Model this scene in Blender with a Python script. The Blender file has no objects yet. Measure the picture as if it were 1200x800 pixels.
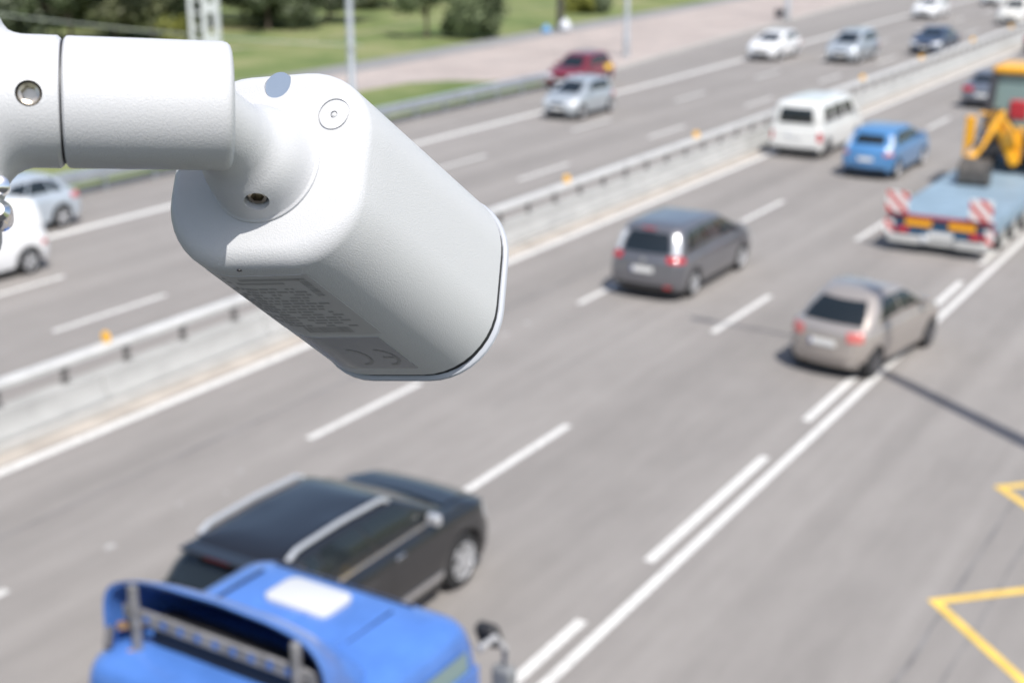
import bpy, bmesh, math, random
from mathutils import Vector, Matrix

# ------------------------------------------------------------------ camera, light
S = bpy.context.scene
COL = S.collection
R = math.radians
HCAM = 8.6
PITCH = math.atan2(523, 1600)
YAW = R(31.57)
cd = bpy.data.cameras.new("camera")
cd.sensor_width = 36.0
cd.lens = 48.0
cd.clip_start = 0.02
cd.clip_end = 8000
cd.dof.use_dof = True
cd.dof.focus_distance = 0.425
cd.dof.aperture_fstop = 15.5
cam = bpy.data.objects.new("camera", cd)
COL.objects.link(cam)
cam.location = (0, 0, HCAM)
cam.rotation_euler = (math.pi / 2 - PITCH, 0, YAW)
S.camera = cam

SUN_AZ, SUN_EL = R(54), R(57)          # azimuth from -y towards +x
sv = Vector((math.sin(SUN_AZ) * math.cos(SUN_EL), -math.cos(SUN_AZ) * math.cos(SUN_EL), math.sin(SUN_EL)))
ld = bpy.data.lights.new("sun", 'SUN')
ld.energy = 4.2
ld.angle = R(0.53)
ld.color = (1.0, 0.965, 0.91)
sun = bpy.data.objects.new("sun", ld)
COL.objects.link(sun)
sun.rotation_euler = sv.to_track_quat('Z', 'Y').to_euler()
W = bpy.data.worlds.new("World")
S.world = W
W.use_nodes = True
wn = W.node_tree.nodes
wl = W.node_tree.links
sky = wn.new('ShaderNodeTexSky')
sky.sky_type = 'NISHITA'
sky.sun_disc = False
sky.sun_elevation = SUN_EL
sky.sun_rotation = math.pi - SUN_AZ
sky.air_density = 1.0
sky.dust_density = 2.0
wl.new(sky.outputs[0], wn['Background'].inputs[0])
wn['Background'].inputs[1].default_value = 0.13
S.view_settings.view_transform = 'Standard'
S.view_settings.look = 'None'
S.view_settings.exposure = 0.30
S.view_settings.gamma = 1.0
S.render.engine = 'CYCLES'
S.cycles.max_bounces = 6

# ------------------------------------------------------------------ helpers
MW = Matrix.Translation((0, 0, HCAM)) @ cam.rotation_euler.to_matrix().to_4x4()
F = 1600.0
def ray(px, py):
    return (MW.to_3x3() @ Vector(((px - 600) / F, -(py - 400) / F, -1)))
def at(px, py, z=0.0):                  # where a line of sight meets the height z
    d = ray(px, py)
    k = (z - HCAM) / d.z
    return Vector((d.x * k, d.y * k, z))
def aty(px, py, y):                     # ... or the cross-section y of the road
    d = ray(px, py)
    k = y / d.y
    return Vector((d.x * k, y, HCAM + d.z * k))

_mats = {}
def mat(name, col, rough=0.5, metal=0.0, coat=0.0, vary=0.0, scale=3.0, bump=0.0, bscale=50.0, spec=0.5, trans=0.0, dist=0.01):
    if name in _mats: return _mats[name]
    m = bpy.data.materials.new(name)
    m.use_nodes = True
    n, l = m.node_tree.nodes, m.node_tree.links
    b = n['Principled BSDF']
    b.inputs['Base Color'].default_value = (*col, 1)
    b.inputs['Roughness'].default_value = rough
    b.inputs['Metallic'].default_value = metal
    b.inputs['Coat Weight'].default_value = coat
    b.inputs['Coat Roughness'].default_value = 0.09
    b.inputs['Specular IOR Level'].default_value = spec
    b.inputs['Transmission Weight'].default_value = trans
    if vary or bump:
        tc = n.new('ShaderNodeTexCoord')
    if vary:
        nz = n.new('ShaderNodeTexNoise'); nz.inputs['Scale'].default_value = scale
        nz.inputs['Detail'].default_value = 6
        l.new(tc.outputs['Object'], nz.inputs['Vector'])
        mr = n.new('ShaderNodeMapRange')
        mr.inputs['From Min'].default_value = 0.3; mr.inputs['From Max'].default_value = 0.7
        mr.inputs['To Min'].default_value = 1 - vary; mr.inputs['To Max'].default_value = 1 + vary
        l.new(nz.outputs['Fac'], mr.inputs['Value'])
        mx = n.new('ShaderNodeVectorMath'); mx.operation = 'SCALE'
        mx.inputs[0].default_value = col
        l.new(mr.outputs[0], mx.inputs['Scale'])
        l.new(mx.outputs[0], b.inputs['Base Color'])
    if bump:
        nb = n.new('ShaderNodeTexNoise'); nb.inputs['Scale'].default_value = bscale
        nb.inputs['Detail'].default_value = 3
        l.new(tc.outputs['Object'], nb.inputs['Vector'])
        bp = n.new('ShaderNodeBump'); bp.inputs['Strength'].default_value = bump
        bp.inputs['Distance'].default_value = dist
        l.new(nb.outputs['Fac'], bp.inputs['Height'])
        l.new(bp.outputs[0], b.inputs['Normal'])
    _mats[name] = m
    return m

def asphalt(name, col, k=1.0):
    m = bpy.data.materials.new(name); m.use_nodes = True
    n, l = m.node_tree.nodes, m.node_tree.links
    b = n['Principled BSDF']
    b.inputs['Roughness'].default_value = 0.85
    b.inputs['Specular IOR Level'].default_value = 0.12
    tc = n.new('ShaderNodeTexCoord')
    def noise(sc, detail, lo, hi, mapscale=None, f0=.3, f1=.7):
        src = tc.outputs['Object']
        if mapscale:
            mp = n.new('ShaderNodeMapping'); mp.inputs['Scale'].default_value = mapscale
            l.new(src, mp.inputs['Vector']); src = mp.outputs[0]
        z = n.new('ShaderNodeTexNoise'); z.inputs['Scale'].default_value = sc; z.inputs['Detail'].default_value = detail
        l.new(src, z.inputs['Vector'])
        mr = n.new('ShaderNodeMapRange')
        mr.inputs['From Min'].default_value = f0; mr.inputs['From Max'].default_value = f1
        mr.inputs['To Min'].default_value = lo; mr.inputs['To Max'].default_value = hi
        l.new(z.outputs['Fac'], mr.inputs['Value'])
        return mr.outputs[0]
    parts = [noise(1.0, 5, 1 - .19 * k, 1 + .13 * k, (1.25, .016, 1)),      # wheel tracks along the road
             noise(0.35, 5, 1 - .06 * k, 1 + .05 * k),                      # broad patches
             noise(3.0, 7, 1 - .07 * k, 1 + .05 * k, (1.5, .35, 1)),                       # stains
             noise(55, 3, .86, 1.14)]
    cur = parts[0]
    for p in parts[1:]:
        mm = n.new('ShaderNodeMath'); mm.operation = 'MULTIPLY'
        l.new(cur, mm.inputs[0]); l.new(p, mm.inputs[1]); cur = mm.outputs[0]
    sc = n.new('ShaderNodeVectorMath'); sc.operation = 'SCALE'; sc.inputs[0].default_value = col
    l.new(cur, sc.inputs['Scale'])
    l.new(sc.outputs[0], b.inputs['Base Color'])
    z = n.new('ShaderNodeTexNoise'); z.inputs['Scale'].default_value = 90
    l.new(tc.outputs['Object'], z.inputs['Vector'])
    bp = n.new('ShaderNodeBump'); bp.inputs['Strength'].default_value = .4; bp.inputs['Distance'].default_value = .01
    l.new(z.outputs['Fac'], bp.inputs['Height']); l.new(bp.outputs[0], b.inputs['Normal'])
    return m

class G:
    """verts/faces collector"""
    def __init__(s): s.v = []; s.f = []; s.mi = []; s.cur = 0
    def add(s, vs, fs):
        o = len(s.v); s.v += [tuple(v) for v in vs]
        for f in fs: s.f.append(tuple(i + o for i in f)); s.mi.append(s.cur)
        return s
    def box(s, c, d, rot=None):
        c = Vector(c); hx, hy, hz = d[0] / 2, d[1] / 2, d[2] / 2
        vs = [Vector((x, y, z)) for z in (-hz, hz) for y in (-hy, hy) for x in (-hx, hx)]
        if rot is not None: vs = [rot @ v for v in vs]
        return s.add([c + v for v in vs], [(0, 2, 3, 1), (4, 5, 7, 6), (0, 1, 5, 4), (2, 6, 7, 3), (0, 4, 6, 2), (1, 3, 7, 5)])
    def bar(s, a, b, w, h=None, up=(0, 0, 1)):      # rectangular bar from a to b
        a, b = Vector(a), Vector(b); h = h or w
        d = (b - a); L = d.length; d.normalize()
        u = Vector(up)
        if abs(d.dot(u)) > .98: u = Vector((1, 0, 0))
        x = d.cross(u).normalized(); z = x.cross(d)
        rot = Matrix((x, d, z)).transposed()
        return s.box((a + b) / 2, (w, L, h), rot)
    def loft(s, rings, cap0=True, cap1=True, closed=True):
        n = len(rings[0]); vs = [p for r in rings for p in r]; fs = []
        for i in range(len(rings) - 1):
            for j in range(n if closed else n - 1):
                k = (j + 1) % n
                fs.append((i * n + j, i * n + k, (i + 1) * n + k, (i + 1) * n + j))
        if cap0: fs.append(tuple(range(n - 1, -1, -1)))
        if cap1: fs.append(tuple((len(rings) - 1) * n + j for j in range(n)))
        return s.add(vs, fs)
    def lathe(s, o, d, prof, n=24, caps=(True, True)):       # prof: (distance along d, radius)
        o, d = Vector(o), Vector(d).normalized()
        u = d.orthogonal().normalized(); w = d.cross(u)
        return s.loft([[o + d * t + (u * math.cos(2 * math.pi * j / n) + w * math.sin(2 * math.pi * j / n)) * r for j in range(n)] for t, r in prof], *caps)
    def tube(s, pts, r, n=10):
        pts = [Vector(p) for p in pts]; rings = []
        for i, p in enumerate(pts):
            d = (pts[min(i + 1, len(pts) - 1)] - pts[max(i - 1, 0)]).normalized()
            u = d.cross(Vector((0, 0, 1)))
            u = u.normalized() if u.length > 1e-3 else Vector((1, 0, 0))
            w = d.cross(u)
            rr = r[i] if isinstance(r, (list, tuple)) else r
            rings.append([p + (u * math.cos(2 * math.pi * j / n) + w * math.sin(2 * math.pi * j / n)) * rr for j in range(n)])
        return s.loft(rings)
    def obj(s, name, m, parent=None, smooth=False, bevel=0, seg=2, angle=35):
        me = bpy.data.meshes.new(name)
        me.from_pydata(s.v, [], s.f)
        ms = m if isinstance(m, (list, tuple)) else [m]
        for q in ms: me.materials.append(q)
        if len(ms) > 1: me.polygons.foreach_set('material_index', s.mi)
        bm = bmesh.new(); bm.from_mesh(me); bmesh.ops.recalc_face_normals(bm, faces=bm.faces); bm.to_mesh(me); bm.free()
        if smooth:
            me.polygons.foreach_set('use_smooth', [True] * len(me.polygons))
            me.set_sharp_from_angle(angle=R(angle))
        o = bpy.data.objects.new(name, me); COL.objects.link(o)
        if parent: o.parent = parent
        if bevel:
            b = o.modifiers.new('bevel', 'BEVEL'); b.width = bevel; b.segments = seg; b.limit_method = 'ANGLE'; b.angle_limit = R(40)
            me.polygons.foreach_set('use_smooth', [True] * len(me.polygons))
            me.set_sharp_from_angle(angle=R(50))
        return o

def tag(o, label, cat, group=None, kind=None):
    if label: o['label'] = label
    if cat: o['category'] = cat
    if group: o['group'] = group
    if kind: o['kind'] = kind
    return o
def thing(name, label, cat, loc=(0, 0, 0), rz=0, group=None):
    o = bpy.data.objects.new(name, None); COL.objects.link(o)
    o.location = loc; o.rotation_euler = (0, 0, rz); o.empty_display_size = .1
    return tag(o, label, cat, group)
def sheet(name, pts, z, m, kind='structure'):
    g = G(); g.add([(x, y, z) for x, y in pts], [tuple(range(len(pts)))])
    o = g.obj(name, m)
    if kind: o['kind'] = kind
    return o

# ------------------------------------------------------------------ ground, roads
M_ASPH = asphalt('asphalt_worn', (.262, .246, .233), .75)
M_ASPH2 = asphalt('asphalt_path', (.25, .25, .25), .6)
M_PAINT = mat('road_paint_white', (.64, .63, .605), .7, vary=.22, scale=9)
M_YELLOW = mat('road_paint_yellow', (.72, .48, .10), .7, vary=.15, scale=3)
M_CONC = mat('concrete_light', (.37, .37, .36), .85, vary=.10, scale=1.6, bump=.2, bscale=40)
M_KERB = mat('kerb_stone', (.42, .41, .39), .85, vary=.12, scale=2)
M_DUST = mat('gutter_dust', (.40, .36, .315), .95, vary=.18, scale=1.2)
M_GALV = mat('galvanised_steel', (.55, .58, .60), .45, .7, vary=.12, scale=2)
M_RAIL = mat('rail_painted', (.53, .53, .52), .6, .0, vary=.1, scale=2)
M_DARKM = mat('dark_metal', (.09, .09, .10), .55, .5)

gm = bpy.data.materials.new('grass_ground'); gm.use_nodes = True
n_, l_ = gm.node_tree.nodes, gm.node_tree.links
tc = n_.new('ShaderNodeTexCoord'); nz = n_.new('ShaderNodeTexNoise'); nz.inputs['Scale'].default_value = .16; nz.inputs['Detail'].default_value = 9; nz.inputs['Roughness'].default_value = .65
l_.new(tc.outputs['Object'], nz.inputs['Vector'])
cr = n_.new('ShaderNodeValToRGB')
cr.color_ramp.elements[0].position = .34; cr.color_ramp.elements[0].color = (.105, .15, .055, 1)
cr.color_ramp.elements[1].position = .68; cr.color_ramp.elements[1].color = (.29, .275, .15, 1)
e = cr.color_ramp.elements.new(.5); e.color = (.165, .20, .08, 1)
l_.new(nz.outputs['Fac'], cr.inputs[0]); l_.new(cr.outputs[0], n_['Principled BSDF'].inputs['Base Color'])
n_['Principled BSDF'].inputs['Roughness'].default_value = .95
n_['Principled BSDF'].inputs['Specular IOR Level'].default_value = .1

sheet('ground', [(-3000, -3000), (3000, -3000), (3000, 3000), (-3000, 3000)], -.03, gm)
curbL = [(-32.3, -60), (-32.3, 20), (-32.3, 56), (-32.6, 63), (-34.6, 85), (-36.7, 114), (-39, 170), (-39, 900)]
g = G()
ys = []
pr = [(x, y, 0) for x, y in curbL]
g.add([p for p in pr] + [(4.2, y, 0) for x, y, z in pr], [(i, i + len(pr), i + 1 + len(pr), i + 1) for i in range(len(pr) - 1)])
road = g.obj('road', M_ASPH); road['kind'] = 'structure'

# brick pavement on the far side, foot path and verge
tm = bpy.data.materials.new('paving_tiles'); tm.use_nodes = True
n_, l_ = tm.node_tree.nodes, tm.node_tree.links
tc = n_.new('ShaderNodeTexCoord'); bt = n_.new('ShaderNodeTexBrick')
bt.inputs['Scale'].default_value = 1.0; bt.inputs['Brick Width'].default_value = .6; bt.inputs['Row Height'].default_value = .3
bt.inputs['Mortar Size'].default_value = .02
bt.inputs['Color1'].default_value = (.44, .37, .335, 1); bt.inputs['Color2'].default_value = (.38, .33, .305, 1); bt.inputs['Mortar'].default_value = (.30, .27, .25, 1)
l_.new(tc.outputs['Object'], bt.inputs['Vector'])
nz = n_.new('ShaderNodeTexNoise'); nz.inputs['Scale'].default_value = .3; nz.inputs['Detail'].default_value = 6
l_.new(tc.outputs['Object'], nz.inputs['Vector'])
mr = n_.new('ShaderNodeMapRange'); mr.inputs['From Min'].default_value = .3; mr.inputs['From Max'].default_value = .7; mr.inputs['To Min'].default_value = .86; mr.inputs['To Max'].default_value = 1.1
l_.new(nz.outputs['Fac'], mr.inputs[0])
sc_ = n_.new('ShaderNodeVectorMath'); sc_.operation = 'SCALE'
l_.new(bt.outputs['Color'], sc_.inputs[0]); l_.new(mr.outputs[0], sc_.inputs['Scale'])
l_.new(sc_.outputs[0], n_['Principled BSDF'].inputs['Base Color'])
n_['Principled BSDF'].inputs['Roughness'].default_value = .85
ZP = .11
g = G()
kerb_in = [(x - .18, y) for x, y in curbL]
pathx = [(-43.3, -60), (-43.3, 20), (-43.3, 56), (-43.5, 63), (-44.5, 85), (-45.9, 114), (-48, 170), (-48, 900)]
n = len(curbL)
g.add([(x, y, ZP) for x, y in kerb_in] + [(x, y, ZP) for x, y in pathx], [(i, i + 1, i + 1 + n, i + n) for i in range(n - 1)])
pv = g.obj('pavement', tm); pv['kind'] = 'structure'
g = G()
g.loft([[(x - .18, y, -.02), (x, y, -.02), (x, y, .13), (x - .18, y, .13)] for x, y in curbL])
kb = g.obj('kerb', M_KERB); kb['kind'] = 'structure'
g = G()
g.add([(x, y, ZP) for x, y in pathx] + [(x - (2.4 if y < 90 else 2.0), y, ZP) for x, y in pathx], [(i, i + 1, i + 1 + n, i + n) for i in range(n - 1)])
fp = g.obj('footpath', M_ASPH2); fp['kind'] = 'structure'
sheet('verge', [(-32.7, -40), (-32.7, 56.6), (-34.3, 56.4), (-35.4, 55.6), (-37.2, 54.9), (-38.4, 53.2), (-38.7, 50), (-38.7, -40)], ZP + .012, gm)
M_DIRT = mat('dirt_track', (.40, .34, .25), .95, vary=.2, scale=.8)
g = G()
pl = [at(*p) for p in [(100, 62), (280, 56), (380, 46), (470, 30), (540, 18), (620, 9), (690, 3), (800, -8)]]
g.add([p + Vector((0, -.8, .0)) for p in pl] + [p + Vector((0, .8, .0)) for p in pl], [(i, i + 1, i + 9, i + 8) for i in range(7)])
g.v = [(a, b, -.022) for a, b, c in g.v]
dt = g.obj('dirt_path', M_DIRT); dt['kind'] = 'structure'

# near pavement on the right, outside the picture
sheet('pavement', [(4.2, -60), (7, -60), (7, 900), (4.2, 900)], .105, M_ASPH2)
g = G(); g.box((4.3, 420, .06), (.2, 960, .14)); k2 = g.obj('kerb', M_KERB); k2['kind'] = 'structure'

# unseen bridge below the lens, added dark to cut bounce under the security camera
g = G(); g.box((0, -5.6, 6.55), (90, 13, .9)); o = g.obj('added_bridge_deck', asphalt('asphalt_dark', (.05, .05, .05), .6)); o['kind'] = 'structure'
g = G(); g.box((0, .55, 7.4), (90, .10, .84)); o = g.obj('added_bridge_parapet', mat('added_parapet_dark', (.05, .05, .055), .6), bevel=.02); o['kind'] = 'structure'
# road markings
g = G()
def strip(x0, x1, y0, y1, z=.005):
    # edges nibbled a little by wear
    g.add([(x0, y0, z), (x1, y0, z), (x1, y1, z), (x0, y1, z)], [(0, 1, 2, 3)])
for xc, y0 in ((-10.55, 15.8), (-13.93, 16.2)):
    for k in range(-3, 22):
        y = y0 + k * 9.3; strip(xc - .07, xc + .07, y, y + 3.2)
for xc, y0 in ((-22.23, 18.0), (-25.45, 17.9)):
    for k in range(-3, 22):
        y = y0 + k * 9.3; strip(xc - .07, xc + .07, y, y + 3.2)
strip(-17.25, -17.04, -50, 400)                       # edge line beside the parapet
strip(-6.90, -6.76, -50, 400)                         # solid line of the right lane
for k in range(-3, 30):
    y = 15.2 + k * 6.13; strip(-7.24, -7.09, y, y + 4.26)
strip(-29.0, -28.7, -50, 61); 
g.add([(-29.0, 61, .005), (-28.7, 61, .005), (-29.6, 105, .005), (-29.9, 105, .005)], [(0, 1, 2, 3)])
g.add([(-29.9, 105, .005), (-29.6, 105, .005), (-29.6, 400, .005), (-29.9, 400, .005)], [(0, 1, 2, 3)])
strip(-18.95, -18.8, -50, 400)
mk = g.obj('road_markings', M_PAINT); mk['kind'] = 'structure'
# yellow bus stop zigzag
g = G()
zz = [(-2.17, 14.84), (-3.55, 16.1), (-2.65, 17.07), (-1.7, 18.25), (-3.67, 20.2)]
zig = [(-1.55, 14.3), (-3.55, 16.12), (-1.55, 18.1), (-3.67, 20.2), (-1.55, 22.3), (-3.6, 24.3)]
zig = [(-3.5 + (2.05 if i % 2 else 0), 12.0 + i * 2.06) for i in range(-3, 2)] + [(-3.55, 16.12), (-1.5, 18.15), (-3.67, 20.2), (-1.6, 22.2)]
for a, b in zip(zig[:-1], zig[1:]):
    a, b = Vector((*a, .006)), Vector((*b, .006))
    d = (b - a).normalized(); q = Vector((-d.y, d.x, 0)) * .07
    a = a - d * .05; b = b + d * .05
    g.add([a + q, a - q, b - q, b + q], [(0, 1, 2, 3)])
    for i in range(4): 
        v = g.v[-4 + i]; g.v[-4 + i] = (v[0], v[1], .006 + .0015 * (len(g.f) % 2))
ym = g.obj('yellow_markings', M_YELLOW); ym['kind'] = 'structure'
# tar seams and worn remains of paint
M_TAR = mat('tar_seam', (.175, .168, .165), .8, vary=.3, scale=1.5)
M_GHOST = mat('faded_paint', (.36, .35, .34), .85, vary=.2, scale=4)
random.seed(4)
g = G()
for x, y0, y1, w, dr in ((-15.3, 8, 34, .03, .3), (-3.45, 9, 22, .03, .1), (-3.0, 9, 21, .02, .1), (-12.1, 19, 44, .012, .1)):
    L = []; Rr = []; N = 26
    for i in range(N + 1):
        t = i / N; xx = x + dr * t + random.uniform(-.015, .015); ww = w * random.uniform(.5, 1.1)
        L.append((xx - ww, y0 + (y1 - y0) * t, .003)); Rr.append((xx + ww, y0 + (y1 - y0) * t, .003))
    g.add(L + Rr, [(i, i + N + 1, i + N + 2, i + 1) for i in range(N)])
ts = g.obj('tar_seams', M_TAR); ts['kind'] = 'structure'
g = G()
for px, py in [(210, 590), (265, 577), (130, 640), (640, 365), (630, 372), (618, 378), (592, 391), (282, 552)]:
    p = at(px, py); r = random.uniform(.03, .075)
    g.add([(p.x + r * random.uniform(.6, 1.2) * math.cos(a * .785), p.y + r * random.uniform(.8, 1.9) * math.sin(a * .785), .003) for a in range(8)], [tuple(range(8))])
gp = g.obj('paint_specks', M_GHOST); gp['kind'] = 'structure'

# dusty gutter and raised strip of the median
sheet('gutter_strip', [(-17.75, -50), (-17.32, -50), (-17.32, 400), (-17.75, 400)], .004, M_DUST)
g = G(); g.box((-18.2, 175, .03), (.95, 450, .14)); ms_ = g.obj('median_strip', M_KERB); ms_['kind'] = 'structure'

# ------------------------------------------------------------------ median barrier
mb = thing('median_barrier', 'long pale concrete parapet with a steel rail on short posts, between the two carriageways', 'barrier', (-18.2, 0, .10))
random.seed(2)
for k in range(34):                                   # parapet cast in lengths
    y0 = -10 + k * 4.26
    g = G()
    sec = [(-.16, 0), (.30, 0), (.30, .08), (.17, .22), (.145, .47), (-.15, .47)]
    g.loft([[(x + random.uniform(-.004, .004) * 0, y, z) for x, z in sec] for y in (y0 + .008, y0 + 4.252)])
    g.obj('concrete_segment', M_CONC, mb, bevel=.012)
for k in range(70):
    y = 5.0 + k * 1.42
    g = G(); g.box((-.07, y, .60), (.06, .10, .30)); g.box((-.07, y, .478), (.16, .18, .016)); g.box((-.09, y, .72), (.10, .14, .05))
    g.obj('post', mat('post_grey', (.17, .165, .16), .6, .3), mb)
g = G()
sec = [(-.22, .74), (-.03, .74), (0.0, .77), (0, .86), (-.03, .885), (-.22, .885), (-.25, .86), (-.25, .77)]
g.loft([[(x, y, z) for x, z in sec] for y in (-10, 30, 70, 135)])
g.obj('rail', M_RAIL, mb)
M_REFL = mat('amber_reflector', (.95, .50, .035), .3, coat=.6)
M_REFL.node_tree.nodes['Principled BSDF'].inputs['Emission Color'].default_value = (0, 0, 0, 1)
for y in (7.3, 16.0, 24.7, 32.8, 41.5, 50.2, 58.9, 68.0, 78.0, 87.3, 96):
    g = G()
    g.lathe((-.16, y - .012, .985), (0, 1, 0), [(0, .10), (.004, .115), (.02, .115), (.024, .10)], 24)
    o_ = g.obj('reflector', M_REFL, mb, smooth=True)
    g = G(); g.box((-.16, y + .004, .885), (.03, .012, .02)); g.obj('stem', M_RAIL, o_)

# ------------------------------------------------------------------ roadside guard rails
def guardrail(label, x0, y0, y1, group=None):
    t = thing('guard_rail', label, 'guard rail', (x0, y0, 0), 0, group)
    L = y1 - y0; N = int(L / 2)
    g = G()
    sec = [(-.02, .42), (.05, .46), (.05, .53), (-.01, .57), (-.01, .61), (.05, .65), (.05, .72), (-.02, .76), (-.26, .76), (-.26, .72), (-.06, .72), (-.06, .42)]
    g.loft([[(x, y, z) for x, z in sec] for y in (0, L - 1.2, L)])
    g.obj('rail', M_GALV, t)
    for k in range(N + 1):
        g = G(); g.box((-.12, .3 + k * (L - .6) / N, .36), (.12, .06, .72)); g.obj('post', M_GALV, t)
    return t
guardrail('grey steel roadside guard rail ending behind the small silver hatchback, along the grass verge', -32.05, 16, 55.5)

# ------------------------------------------------------------------ lamp posts
def lamp_post(label, x, y, h=10.5, r=.17, arm=2.2, side=1):
    t = thing('street_lamp', label, 'street lamp', (x, y, ZP), 0, 'lamp posts along the far pavement')
    m = mat('lamp_steel', (.45, .47, .49), .45, .55, vary=.08)
    g = G(); g.lathe((0, 0, 0), (0, 0, 1), [(0, r * 1.05), (1.2, r), (1.25, r * .82), (h, r * .42)], 16); g.obj('pole', m, t, smooth=True)
    g = G(); g.box((0, 0, .02), (.5, .5, .04)); g.obj('base_plate', m, t)
    g = G(); g.tube([(0, 0, h - .05), (side * .3, 0, h + .5), (side * 1.0, 0, h + .8), (side * arm, 0, h + .9)], .042); g.obj('arm', m, t, smooth=True)
    g = G(); g.box((side * (arm + .3), 0, h + .9), (.55, .16, .10)); g.obj('lamp_head', M_DARKM, t, bevel=.03)
    return t
lamp_post('grey steel lamp post in front of the grass verge, just right of the camera back', -34.3, 43.6, r=.19)
lamp_post('grey steel lamp post on the tiled pavement above the red car', -34.6, 68.3, r=.17)
lamp_post('grey steel lamp post with a dark bin at its foot', -35.4, 95.0, r=.18)
lp = lamp_post('grey lamp post beside the bus stop lane, its long shadow crossing the asphalt', 0.1, 19.5, h=15.5, r=.30, side=-1, arm=2.2)
lp['group'] = 'lamp posts along the near kerb'

# ------------------------------------------------------------------ lattice mast, wire, small things on the path
M_WHITEM = mat('white_mast_paint', (.66, .68, .70), .5, .1, vary=.06)
lm = thing('lattice_mast', 'white lattice steel mast in front of the dark bushes', 'mast', (-57.6, 59.6, 0), R(20))
for nm, x in (('leg', -.75), ('leg', 0.1), ('leg', .85)):
    g = G(); g.bar((x, 0, 0), (x, 0, 13), .30 if x > -.5 else .14, .26); g.obj(nm, M_WHITEM, lm)
for k in range(16):
    g = G(); g.bar((-.68, 0, .5 + k * .8), (.03, 0, .5 + k * .8), .09, .09); g.obj('rung', M_WHITEM, lm)
for k in range(7):
    g = G(); g.bar((.2, 0, .6 + k * 1.8), (.75, 0, .6 + k * 1.8), .20, .55); g.obj('cross_plate', M_WHITEM, lm)

g = G()
pa, pb = aty(-200, -14, 34), aty(424, 54, 43.6)
pts = []
for i in range(25):
    t = i / 24; p = pa.lerp(pb, t); p.z -= .35 * 4 * t * (1 - t); pts.append(p)
g.tube(pts, .026, 6)
tag(g.obj('overhead_cable', mat('cable_sheath', (.34, .38, .32), .5), smooth=True), 'thin pale overhead cable sagging across the bushes to the nearest lamp post', 'cable')

def blob(name, label, cat, p, s, col, group=None):
    t = G(); rings = []
    prof = [(0, .62), (.12, .92), (.35, 1.0), (.6, .86), (.82, .5), (.93, .26), (1.0, .30)]
    random.seed(hash(label) % 97)
    for z, r in prof:
        rings.append([(p.x + s[0] * r * math.cos(a * .524) * random.uniform(.9, 1.1), p.y + s[0] * r * math.sin(a * .524) * random.uniform(.9, 1.1), p.z + s[1] * z) for a in range(12)])
    t.loft(rings)
    return tag(t.obj(name, mat(name + label[:5], col, .45, vary=.12, scale=5), smooth=True, angle=60), label, cat, group)
q = at(662, 39); q.z = ZP
blob('refuse_sack', 'white plastic sack standing on the path at the foot of the dark post', 'sack', q, (.42, .85), (.6, .62, .66))
q = at(640, 40); q.z = 0
blob('refuse_sack', 'blue plastic sack on the grass beside the footpath', 'sack', q, (.33, .6), (.12, .30, .55))
# dark bin by the third lamp
q = at(912, 27); 
bn = thing('litter_bin', 'small dark litter bin on the tiled pavement beside the lamp post', 'litter bin', (q.x, q.y, ZP))
g = G(); g.lathe((0, 0, .25), (0, 0, 1), [(0, .20), (.05, .25), (.55, .30), (.58, .28), (.58, .24), (.3, .2)], 16); g.obj('bin_body', M_DARKM, bn, smooth=True)
g = G(); g.bar((.33, 0, 0), (.33, 0, .95), .06); g.bar((.33, 0, .6), (.26, 0, .6), .04); g.obj('stand', M_DARKM, bn)
# dark wooden post
q = at(656, 38)
wp = thing('utility_pole', 'dark wooden utility pole at the edge of the grass beside the footpath', 'utility pole', (q.x, q.y, 0))
g = G(); g.lathe((0, 0, 0), (0, 0, 1), [(0, .24), (2, .21), (8.5, .15)], 12); g.obj('pole', mat('tarred_wood', (.06, .055, .05), .9, vary=.3, scale=4), wp, smooth=True)
g = G(); g.box((0, 0, 7.9), (1.8, .1, .12)); g.obj('cross_arm', mat('tarred_wood', (0, 0, 0)), wp)

# ------------------------------------------------------------------ trees and bushes
def leafmat(name, col, v=.45):
    m = bpy.data.materials.new(name); m.use_nodes = True
    n, l = m.node_tree.nodes, m.node_tree.links
    b = n['Principled BSDF']; b.inputs['Roughness'].default_value = .55; b.inputs['Specular IOR Level'].default_value = .3
    gi = n.new('ShaderNodeNewGeometry')
    mr = n.new('ShaderNodeMapRange'); mr.inputs['To Min'].default_value = 1 - v; mr.inputs['To Max'].default_value = 1 + v
    l.new(gi.outputs['Random Per Island'], mr.inputs[0])
    s = n.new('ShaderNodeVectorMath'); s.operation = 'SCALE'; s.inputs[0].default_value = col
    l.new(mr.outputs[0], s.inputs['Scale']); l.new(s.outputs[0], b.inputs['Base Color'])
    tr = n.new('ShaderNodeBsdfTranslucent'); l.new(s.outputs[0], tr.inputs['Color'])
    mx = n.new('ShaderNodeMixShader'); mx.inputs[0].default_value = .25
    l.new(b.outputs[0], mx.inputs[1]); l.new(tr.outputs[0], mx.inputs[2]); l.new(mx.outputs[0], n['Material Output'].inputs[0])
    return m
LEAF = [leafmat('leaf_dark', (.125, .155, .085)), leafmat('leaf_mid', (.155, .195, .10)), leafmat('leaf_olive', (.18, .195, .105)), leafmat('leaf_yellow', (.20, .21, .045)), leafmat('leaf_grey', (.18, .205, .145))]
M_BARK = mat('bark', (.11, .085, .065), .95, vary=.3, scale=6)
_crowns = {}
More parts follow.
